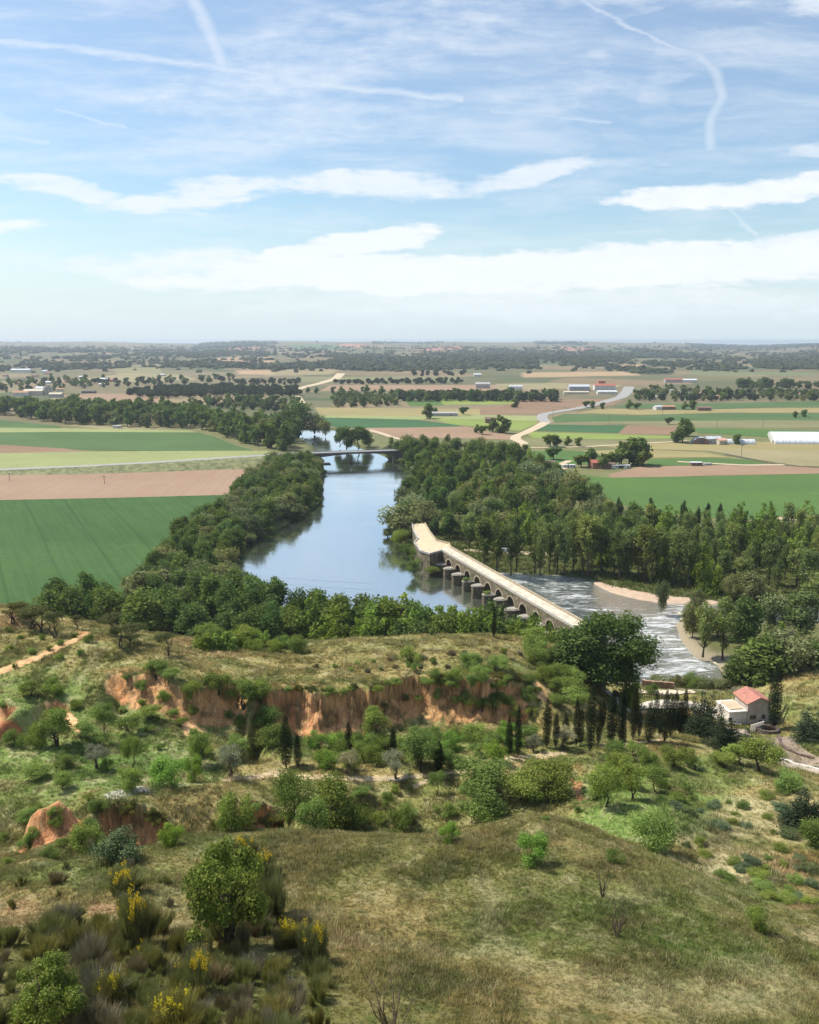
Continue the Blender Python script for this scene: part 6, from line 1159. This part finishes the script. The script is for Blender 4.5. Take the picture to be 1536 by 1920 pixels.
# ---- simple farm and village buildings
def col3(c): return {'white': (.62,.60,.55), 'cream': (.55,.48,.37), 'grey': (.38,.37,.35), 'brown': (.20,.13,.10), 'brick': (.33,.16,.11), 'red': (.38,.13,.09), 'pink': (.58,.34,.26), 'dark': (.12,.11,.10), 'steel': (.45,.48,.52), 'tin': (.60,.62,.64), 'orange': (.42,.22,.13)}[c]
m_glass = paint('dark_window_glass', (.03,.035,.04), .15, .1, 1, .6)
def building(u, v, w, d, h, rz, wallc, roofc, label, name='farm_building', cat='building', roof='gable', rh=None, pt=None, wins=2, door=True):
    p = plain(u, v)[0] if pt is None else pt; b = empty(name, (p[0], p[1], p[2]), R(rz)); tag(b, label, cat); x, y = w/2, d/2; rh = rh if rh is not None else h*.38
    wm = paint('render_'+wallc, col3(wallc), .85, .12, .5); rm = paint('roof_'+roofc, col3(roofc), .8, .15, .6)
    if roof == 'tunnel':
        n = 12; pr = [(-math.cos(math.pi*i/n)*y, math.sin(math.pi*i/n)*h) for i in range(n+1)]; V = [(-x, a, z) for a, z in pr]+[(x, a, z) for a, z in pr]
        MB().add(V, [(i, i+1, n+2+i, n+1+i) for i in range(n)]).build('roof', rm, b, smooth=True)
        MB().add([(-x+.05, a*.985, z*.985) for a, z in pr]+[(x-.05, a*.985, z*.985) for a, z in pr], [tuple(range(n+1)), tuple(range(n+1, 2*n+2))[::-1]]).build('wall', wm, b)
        g = MB(); [g.add([(-x+2+k*(w-4)/max(1, int(w/6)), a*1.01, z*1.01) for a, z in pr]+[(-x+2.3+k*(w-4)/max(1, int(w/6)), a*1.01, z*1.01) for a, z in pr], [(i, i+1, n+2+i, n+1+i) for i in range(n)]) for k in range(int(w/6)+1)]; g.build('hoops', paint('grey_rail', (.3,.3,.3), .6), b)
        MB().box(-x-.06, -x+.02, -y*.3, y*.3, 0, h*.6).build('door', paint('render_dark', col3('dark')), b); return b
    if roof == 'gable': V = [(-x,-y,0),(x,-y,0),(x,y,0),(-x,y,0),(-x,-y,h),(x,-y,h),(x,y,h),(-x,y,h),(-x,0,h+rh),(x,0,h+rh)]; MB().add(V, [(0,1,5,4),(2,3,7,6),(1,2,6,9,5),(3,0,4,8,7)]).build('wall', wm, b)
    else: MB().box(-x, x, -y, y, 0, h).build('wall', wm, b)
    e, th = .45, .22
    if roof == 'gable':
        g = MB(); k = rh/y
        for s_ in (-1, 1):
            q = [(s_*(y+e), h-e*k+.02), (0, h+rh+.02), (0, h+rh+.02+th), (s_*(y+e), h-e*k+.02+th)]
            g.add([(-x-e, a, z) for a, z in q]+[(x+e, a, z) for a, z in q], [(0,1,2,3),(4,5,6,7),(0,1,5,4),(1,2,6,5),(2,3,7,6),(3,0,4,7)])
        g.build('roof', rm, b)
    else: MB().box(-x-.3, x+.3, -y-.3, y+.3, h+.002, h+.3).build('roof', rm, b)
    for i in range(wins):
        xx = -x+w*(i+.7)/(wins+.6); MB().box(xx-.55, xx+.55, -y-.05, -y+.05, h*.42, h*.42+1.1).build('window', m_glass, b)
    if door: MB().box(x*.55, x*.55+1.1, -y-.05, -y+.05, .05, 2.1).build('door', paint('render_dark', col3('dark')), b)
    return b
building(1313,832,11,17,6.5,0,'brown','steel','dark arched barn end at the left of the farm sheds', 'arched_barn', 'barn', 'tunnel', wins=0).rotation_euler = (0,0,R(80))
building(1336,832,14,9,5.2,6,'grey','steel','grey ridged shed right of the arched barn', 'shed','shed')
building(1351,833,9,8,4.2,20,'cream','pink','small pale farmhouse with a pink roof between the sheds', 'farmhouse','house')
building(1384,832,30,9,4.6,-4,'white','tin','long white tunnel right of the small pink roofed farmhouse', 'polytunnel','greenhouse','tunnel')
for i in range(8):
    vv_ = 832-i*2.0; p = plain(1452-i*1.0, vv_)[0]; L_ = 120; p = p+np.array([L_/2, 0, 0])
    building(0,0,L_,11.5,4.6,-3,'white','tin', ['nearest white greenhouse tunnel of the row at the right edge','second nearest white greenhouse tunnel at the right edge','third white greenhouse tunnel from the near side','fourth white greenhouse tunnel from the near side','fifth white greenhouse tunnel from the near side','sixth white greenhouse tunnel from the near side','seventh white greenhouse tunnel from the near side','farthest white greenhouse tunnel of the row'][i], 'greenhouse','greenhouse','tunnel', pt=p)['group'] = 'row of white greenhouse tunnels'
building(1120,877,12,9,4.6,12,'brick','red','farmhouse with a dark red roof among trees', 'farmhouse','house'); building(1142,877,8,6,3,0,'brick','brown','low brown outbuilding right of the red roofed farmhouse','outbuilding','shed')
building(1027,874,12,8,3.2,-15,'brown','brown','low brown farmhouse at the edge of the wood','farmhouse','house'); building(1060,877,5,3,2.2,0,'white','white','left small white shed beside the farm entrance','shed','shed',wins=1,roof='flat'); building(1072,877,5,3,2.2,0,'white','tin','right small white shed beside the farm entrance','shed','shed',wins=1,roof='flat')
building(1157,878,9,3,2.2,0,'white','tin','left white open shed before the farm bushes','shed','shed',wins=1,roof='flat'); building(1170,878,9,3,2.4,0,'white','tin','right white open shed before the farm bushes','shed','shed',wins=1,roof='flat')
building(1305,873,9,5,2.6,0,'brown','tin','shed with a pale roof alone on the bare strip','shed','shed',roof='flat'); building(1326,872,6,4,1.4,10,'grey','grey','low grey ruin beside the pale roofed shed','ruin','ruin',roof='flat',wins=0,door=False)
building(1085,733,40,22,9,0,'grey','steel','grey industrial hall left of the red roofed works','industrial_hall','hall'); building(1133,731,42,18,9,0,'white','red','works building with a long red roof','works_building','hall',wins=4); building(1138,739,36,12,5,0,'white','tin','low white shed before the red roofed works','shed','shed'); building(1080,739,46,10,4,0,'cream','cream','long low cream shed before the grey hall','shed','shed')
building(1128,726,14,10,13,0,'red','red','dark red block rising behind the red roofed works','works_building','building',roof='flat',wins=0)
building(1262,717,40,14,7,0,'grey','red','long red roofed farm beyond the road end','farm_building','building'); building(1292,717,34,12,6,0,'white','tin','white roofed shed beyond the road end','shed','shed')
for i, (u, v, w_, c1, c2) in enumerate([(1200,748,12,'cream','orange'),(1216,745,16,'brown','brown'),(1232,738,24,'white','tin'),(1222,749,14,'cream','cream'),(1240,744,12,'white','orange'),(1262,736,14,'grey','grey'),(1284,740,12,'white','tin'),(1318,741,10,'cream','orange'),(1340,748,12,'pink','pink'),(1380,746,10,'white','grey'),(1490,739,18,'white','tin'),(1505,743,12,'cream','orange'),(1236,768,16,'white','steel'),(1253,768,18,'brown','orange'),(1320,770,18,'brown','brown')]):
    building(u, v, w_, 9, 4.5, (i*37) % 50-25, c1, c2, f'{["small","little","low","modest","squat"][i % 5]} {c1} walled {c2} roofed house, number of the right hamlet'.replace(', number of', ' in'), 'hamlet_house','house')['group'] = 'houses of the right hamlet'
building(828,780,42,8,4,0,'grey','grey','long low grey sheds in the middle of the wheat','shed','shed',wins=4); building(920,793,13,7,5,0,'brown','brown','square brown hut on the yellow green meadow','hut','hut',wins=1)
building(967,731,26,12,7,0,'white','steel','shed with a pale blue roof right of the grain works','shed','shed'); building(895,706,20,12,6,0,'white','tin','tiny white barn far above the centre','barn','barn'); building(905,728,30,14,9,0,'grey','grey','grey grain works building in the centre distance','works_building','building')
building(40,698,60,18,8,0,'white','tin','long white warehouse far left','warehouse','warehouse'); building(85,699,16,12,6,0,'white','tin','small white roofed barn right of the far warehouse','barn','barn'); building(193,716,26,14,7,4,'dark','tin','white roofed barn on the left plain','barn','barn'); building(167,737,26,8,3.5,0,'dark','dark','low dark shed left of the oak row','shed','shed')
building(65,741,34,14,8,0,'cream','cream','cream works hall left of the silos','works_hall','hall'); building(76,737,14,10,9,0,'white','tin','white roofed block beside the silos','works_block','building'); building(106,745,22,12,6,0,'grey','cream','low works building right of the silos','works_building','building'); building(220,803,9,4,3,0,'white','tin','tiny white hut at the edge of the left belt','hut','hut',roof='flat')
building(40,742,26,12,6,10,'white','orange','house with orange roof left of the works','house','house')
p = plain(92, 741)[0]; sl_ = empty('silo_group', tuple(p)); tag(sl_, 'pale concrete silos of the left works', 'silo')
for k in range(3):
    n = 14; MB().prism([(k*5.2-5.2+math.cos(6.283*i/n)*2.5, math.sin(6.283*i/n)*2.5) for i in range(n)], 0, 15+k % 2).build('silo', m_conc, sl_)
MB().box(-4, 4, -2.6, 2.6, 16.1, 18.5).build('top_house', m_conc, sl_)
vill = np.random.default_rng(8)
for i in range(16):
    u = 5+vill.random()*330; v = 700+vill.random()*34; c1 = ['white','cream','grey','pink'][i % 4]; c2 = ['orange','brown','tin','red'][(i//2) % 4]
    building(u, v, 10+8*vill.random(), 9, 4.5, vill.random()*60-30, c1, c2, f'far {c1} house with {c2} roof in the left village, {"near the works" if v > 722 else "towards the hills"}', 'village_house','house', wins=1)['group'] = 'houses of the left village'
# ---- poles, van, cables
def pole(u, v, h, label):
    p = plain(u, v)[0]; e = empty('utility_pole', tuple(p)); tag(e, label, 'utility pole', 'poles across the fields'); m_w = paint('grey_wood', (.20,.17,.14), .9)
    MB().prism([(math.cos(6.283*i/6)*.2, math.sin(6.283*i/6)*.2) for i in range(6)], -.3, h).build('pole', m_w, e); MB().box(-1.3, 1.3, -.12, .12, h-.8, h-.55).build('crossarm', m_w, e)
    for x_ in (-1.1, 0, 1.1): MB().box(x_-.08, x_+.08, -.08, .08, h-.548, h-.25).build('insulator', m_cap, e)
for i, (u, v, h, l) in enumerate([(1390,858,11,'pole standing in the ripe wheat'),(1242,788,13,'pole in the middle of the green field by the hamlet'),(1142,796,11,'pole at the edge of the deep green plot'),(1344,803,10,'short pole behind the greenhouses'),(1430,802,10,'pole at the far right fields'),(987,868,10,'pole at the left of the vivid green field'),(1106,866,13,'pale pole beside the red roofed farmhouse'),(1037,784,11,'pole beside the road bend'),(18,902,6,'little post on the bare pink field'),(196,908,6,'thin post in the middle of the pink field')]): pole(u, v, h, l)
p = plain(949, 1036)[0]; van = empty('white_van', (p[0], p[1], p[2]+.15), R(8)); tag(van, 'small white van parked on the dirt track behind the poplars', 'van')
m_vw = paint('white_van_paint', (.75,.76,.78), .35, .04, .4, .5); m_ty = paint('black_tyre', (.03,.03,.03), .9)
prof = [(-2.4,.35),(2.45,.35),(2.5,.95),(1.75,1.15),(1.1,1.95),(-2.4,2.0)]
MB().add([(x_, -.9, z_) for x_, z_ in prof]+[(x_, .9, z_) for x_, z_ in prof], [tuple(range(6)), tuple(range(6, 12))[::-1]]+[(i, (i+1) % 6, 6+(i+1) % 6, 6+i) for i in range(6)]).build('body', m_vw, van, bev=.06)
MB().add([(.1,-.92,1.2),(1.55,-.92,1.2),(1.05,-.92,1.8),(.1,-.92,1.8),(.1,-.9,1.2),(1.55,-.9,1.2),(1.05,-.9,1.8),(.1,-.9,1.8)], [(0,1,2,3),(7,6,5,4),(0,4,5,1),(1,5,6,2),(2,6,7,3),(3,7,4,0)]).build('side_window', m_glass, van)
MB().add([(1.78,-.75,1.2),(1.78,.75,1.2),(1.16,.7,1.88),(1.16,-.7,1.88)], [(0,1,2,3)]).build('windscreen', m_glass, van)
for x_ in (-1.5, 1.6):
    for y_ in (-.92, .74):
        MB().add([(x_+math.cos(6.283*i/12)*.36, y_+k*.18, .36+math.sin(6.283*i/12)*.36) for k in (0, 1) for i in range(12)], [tuple(range(12)), tuple(range(12, 24))[::-1]]+[(i, (i+1) % 12, 12+(i+1) % 12, 12+i) for i in range(12)]).build('wheel', m_ty, van)
for k, (pts, lab) in enumerate([([(-120,1012),(0,1030),(170,1050),(330,1068),(500,1082),(700,1095)], 'upper thin cable strung across the left green field'), ([(-120,1022),(0,1042),(170,1062),(330,1080),(500,1095),(700,1106)], 'lower thin cable strung across the left green field')]):
    P = []
    for i, (u, v) in enumerate(pts): d_ = 205+i*14+k*5; a, b = (u-CX)/FPX, (CY-v)/FPX; P.append((a*d_, (CP+b*SP)*d_, EYE+(-SP+b*CP)*d_))
    q = np.linspace(0, 1, 50); Pn = np.array(P); tt_ = np.linspace(0, 1, len(P)); Pq = np.c_[[np.interp(q, tt_, Pn[:, j]) for j in range(3)]].T
    for _ in range(5): Pq[1:-1] = (Pq[:-2]+2*Pq[1:-1]+Pq[2:])/4
    c = Pq.mean(0); V, F = tube(Pq-c, [.03]*50, 4); tag(link('power_cable', mesh_np('power_cable', V, F, [paint('pale_cable', (.45,.47,.45), .6)]), loc=tuple(c)), lab, 'cable')
# ---- the hut, road and walls near the river
def H(px): 
    a = hit([p[0] for p in px], [p[1] for p in px]); return a
def gz(x, y): return ground_z(x, y)
ribbon('road', H([(1158,1322),(1180,1322),(1240,1321),(1300,1326),(1345,1338),(1372,1360)]), [6,7,8,7,6,5], paint('cream_concrete_road', (.52,.46,.38), .9, .1, .3), .35, step=1.0, zf=gz, label='cream road running behind the cypress row')
ribbon('road', H([(1378,1368),(1398,1392),(1420,1412),(1450,1430),(1490,1440),(1536,1452),(1620,1470)]), [5,6,7,7.5,7,6,6], paint('pinkish_road', (.42,.34,.27), .9, .12, .3), .3, step=.8, zf=gz, label='pinkish road curving down to the hut at the right')
ribbon('gravel_verge', H([(1455,1385),(1462,1400),(1480,1416),(1510,1428),(1560,1438)]), [7,7,6,5,4], paint('brown_gravel', (.27,.21,.16), .95, .25, .5), .22, step=.8, zf=gz, label='brown gravel strip beside the stone gutter')
def wl(px): a = H(px); q = np.linspace(0, 1, len(px)*7); t_ = np.linspace(0, 1, len(px)); X = np.interp(q, t_, a[:, 0]); Y = np.interp(q, t_, a[:, 1]); return np.c_[X, Y, ground_z(X, Y)]
wallpath('road_kerb', wl([(1428,1412),(1450,1421),(1480,1430),(1510,1440),(1560,1456)]), .5, .5, paint('white_kerb_stone', (.62,.58,.52), .85, .15, .8), None, 'white kerb wall along the curving road', 'kerb')
wallpath('stone_gutter', wl([(1460,1382),(1464,1396),(1476,1408),(1500,1418),(1524,1424)]), .55, .5, paint('dark_gutter_stone', (.16,.11,.09), .9, .3, 1.2), None, 'dark reddish stone gutter curving below the lone cypress', 'wall')
wallpath('weir_wall', wl([(1205,1286),(1225,1289),(1262,1292)]), .8, 1.9, paint('reddish_weir_stone', (.34,.22,.15), .9, .3, .8), None, 'low reddish wall at the river edge', 'wall')
_a = H([(1200,1300),(1240,1302),(1290,1302)]); ribbon('river_terrace', H([(1196,1296),(1225,1300),(1265,1300),(1300,1297)]), [5,8,7,3], paint('pale_sand_terrace', (.60,.50,.37), .95, .1, .4), .3, step=.8, zf=gz, label='pale sandy terrace beside the rapids')
pf = wl([(1150,1311),(1180,1310),(1240,1311),(1275,1313)]); fe = empty('palisade_fence', tuple(pf[0])); tag(fe, 'dark palisade fence between the road and the river terrace', 'fence')
dd_ = np.r_[0, np.cumsum(np.hypot(*np.diff(pf[:, :2], axis=0).T))]; m_fw = paint('dark_fence_wood', (.10,.075,.055), .9, .3, 3)
pk = MB(); pk.prism([(-.1,-.04),(.1,-.04),(.1,.04),(-.1,.04)], -.2, 1.75); pkm = None
for i, s_ in enumerate(np.arange(0, dd_[-1], .42)):
    q = np.array([np.interp(s_, dd_, pf[:, j]) for j in range(3)])-pf[0]
    if pkm is None: o_ = pk.build('paling', m_fw, fe); pkm = o_.data
    else: o_ = link('paling', pkm, fe)
    o_.location = tuple(q); o_.scale = (1, 1, random.uniform(.85, 1.1))
for hgt in (.5, 1.3):
    g = MB()
    for a_, b_ in zip(pf[:-1]-pf[0], pf[1:]-pf[0]): g.add([(a_[0], a_[1]+.05, a_[2]+hgt), (b_[0], b_[1]+.05, b_[2]+hgt), (b_[0], b_[1]+.05, b_[2]+hgt+.1), (a_[0], a_[1]+.05, a_[2]+hgt+.1), (a_[0], a_[1]+.1, a_[2]+hgt), (b_[0], b_[1]+.1, b_[2]+hgt), (b_[0], b_[1]+.1, b_[2]+hgt+.1), (a_[0], a_[1]+.1, a_[2]+hgt+.1)], [(0,1,2,3),(7,6,5,4),(0,4,5,1),(3,2,6,7)])
    g.build('rail', m_fw, fe)
# hut
hp = H([(1417,1357)])[0]; hb = empty('river_hut', (hp[0], hp[1]+2.6, hp[2]-.2), R(8)); tag(hb, 'small hut with a pink roof and a lower white annex by the road', 'hut')
m_wl = paint('pinkish_grey_render', (.46,.40,.35), .85, .14, .7); m_wh = paint('whitewashed_wall', (.66,.61,.53), .85, .07, .7); m_rf = paint('salmon_tile_roof', (.60,.29,.22), .8, .12, 1.2)
Wx, Dy, Hh = 2.75, 2.9, 5.4; V = [(-Wx,-Dy,-.8),(Wx,-Dy,-.8),(Wx,Dy,-.8),(-Wx,Dy,-.8),(-Wx,-Dy,Hh),(Wx,-Dy,Hh),(Wx,Dy,Hh),(-Wx,Dy,Hh),(0,-Dy,Hh+1.2),(0,Dy,Hh+1.2)]
wall = MB().add(V, [(0,1,5,8,4),(1,2,6,5),(2,3,7,9,6),(3,0,4,7)]).build('wall', m_wl, hb)
g = MB()
for s_ in (-1, 1):
    k = 1.2/Wx; q = [(s_*(Wx+.4), Hh-.4*k+.03), (0, Hh+1.23), (0, Hh+1.41), (s_*(Wx+.4), Hh-.4*k+.21)]; g.add([(a, -Dy-.4, z) for a, z in q]+[(a, Dy+.4, z) for a, z in q], [(0,1,2,3),(4,5,6,7),(0,1,5,4),(1,2,6,5),(2,3,7,6),(3,0,4,7)])
rf_ = g.build('roof', m_rf, hb); tl_ = None
for s_ in (-1, 1):          # rows of barrel tiles
    for i in range(15):
        y_ = -Dy-.3+i*(2*Dy+.6)/14; p0 = (s_*(Wx+.38), y_, Hh-.38*k+.24); p1 = (0, y_, Hh+1.44)
        V_, F_ = tube([p0, p1], [.11, .11], 5); link('tile_row', mesh_np('tile_row', V_, F_, [m_rf]), rf_)
def window(x, z, w_, h_, par, y_=-Dy, fr=m_wh):
    f = MB(); f.box(x-w_/2-.08, x+w_/2+.08, y_-.07, y_+.02, z-.08, z); f.box(x-w_/2-.08, x+w_/2+.08, y_-.07, y_+.02, z+h_, z+h_+.08); f.box(x-w_/2-.08, x-w_/2, y_-.065, y_+.02, z+.001, z+h_-.001); f.box(x+w_/2, x+w_/2+.08, y_-.065, y_+.02, z+.001, z+h_-.001)
    wo_ = f.build('window', fr, par); MB().box(x-w_/2, x+w_/2, y_-.04, y_+.01, z+.002, z+h_-.002).build('pane', m_glass, wo_)
window(-1.35, 1.5, 1.6, 1.0, hb, fr=m_wl); window(1.2, 1.5, .9, 1.0, hb, fr=m_wl)
dr = MB().box(.2, 1.0, -Dy-.05, -Dy+.03, -.5, 1.2).build('door', paint('render_dark', col3('dark')), hb)
ax = MB().box(-Wx-4.2, -Wx-.003, -Dy+.3, Dy+.6, -.8, 3.3).build('annex', m_wh, hb); MB().box(-Wx-4.4, -Wx-.01, -Dy+.1, Dy+.8, 3.302, 3.55).build('annex_roof', m_wh, hb); MB().box(-Wx-3.6, -Wx-.4, -Dy+1.2, Dy-.2, 3.552, 3.75).build('roof_patch', m_dirt, hb)
window(-Wx-3.9, 1.1, .95, 1.0, hb, y_=-Dy+.3, fr=m_wh)
pst = None
for i in range(7):
    q = H([(1409+i*3.6, 1374-i*1.1)])[0]; 
    e = link('picket', pst) if pst else MB().box(-.16, .16, -.12, .12, -.3, 1.9).build('picket', m_wh); pst = e.data; e.location = tuple(q)
    if i == 0: pf_ = empty('white_fence', tuple(q)); tag(pf_, 'row of white posts in front of the pink roofed hut', 'fence')
    e.parent = pf_; e.location = tuple(q-np.array(pf_.location))
q = H([(1440,1372)])[0]; bs = empty('stone_basin', tuple(q-np.array([0,0,.3]))); tag(bs, 'dark dry stone ring at the foot of the lone cypress', 'stone ring')
for ring in range(3):
    for i in range(16):
        a_ = 2*math.pi*(i+ring*.5)/16+math.pi; r_ = 2.5-ring*.16
        b = MB().box(-.46, .46, -.3, .3, 0, .4).build('stone', m_stone2 if 'm_stone2' in globals() else globals().setdefault('m_stone2', paint('dark_dry_stone', (.13,.10,.085), .95, .35, 2)), bs, bev=.04)
        b.location = (math.cos(a_)*r_, math.sin(a_)*r_*.75, ring*.41); b.rotation_euler = (0, 0, a_+math.pi/2+random.uniform(-.1, .1))
q = H([(1385,1303)])[0]; fp = empty('wire_fence', tuple(q)); tag(fp, 'wire mesh fence panel left of the hut', 'fence'); mg_ = paint('grey_rail', (.3,.3,.3), .6)
for x_ in (-1.9, 0, 1.9): MB().box(x_-.06, x_+.06, -.06, .06, -.3, 2.3).build('post', mg_, fp)
g = MB(); [g.box(x_-.012, x_+.012, -.012, .012, .1, 2.2) for x_ in np.arange(-1.8, 1.8, .22)]; [g.box(-1.85, 1.85, -.0125, .0125, z_-.012, z_+.012) for z_ in np.arange(.2, 2.3, .25)]; g.build('mesh_panel', mg_, fp)['kind'] = 'stuff'
rl = wl([(1462,1352),(1468,1340),(1474,1328)]); re_ = empty('railing', tuple(rl[0])); tag(re_, 'dark railing climbing right of the hut', 'railing')
for i in range(0, len(rl), 3): q = rl[i]-rl[0]; MB().box(q[0]-.06, q[0]+.06, q[1]-.06, q[1]+.06, q[2]-.3, q[2]+1.3).build('post', m_fw, re_)
wallpath('rail', [(p_[0], p_[1], p_[2]+1.2) for p_ in rl], .1, .1, m_fw, re_)
q = H([(743,1464)])[0]; sr = empty('stone_edging', tuple(q+np.array([0,0,.0]))); tag(sr, 'pale stones set round the central olive', 'stone ring')
for i in range(14): a_ = 6.283*i/14; b = MB().box(-.3, .3, -.14, .14, -.1, .22).build('stone', m_cap, sr, bev=.03); b.location = (math.cos(a_)*1.7, 1.0+math.sin(a_)*1.1, 0); b.rotation_euler = (0, 0, a_+1.57)
# ---- air: pale even haze round the whole valley
hz = bpy.data.meshes.new('haze'); hb_ = MB().box(-30000, 30000, -400, 17500, -6, 106); hzo = hb_.build('haze', paint('tmp', (1, 1, 1))); hzo.data.materials.clear()
m_h, t, o = mat('thin_blue_haze'); pv_ = t.new('ShaderNodeVolumePrincipled'); t.put(pv_.inputs['Color'], (.80,.90,1.0)); pv_.inputs['Density'].default_value = 0.000068; pv_.inputs['Anisotropy'].default_value = .3
t.l.new(pv_.outputs[0], o.inputs['Volume']); hzo.data.materials.append(m_h); tag(hzo, kind='stuff', label='thin bluish haze over the valley')
m_h.cycles.homogeneous_volume = True if hasattr(m_h.cycles, 'homogeneous_volume') else None
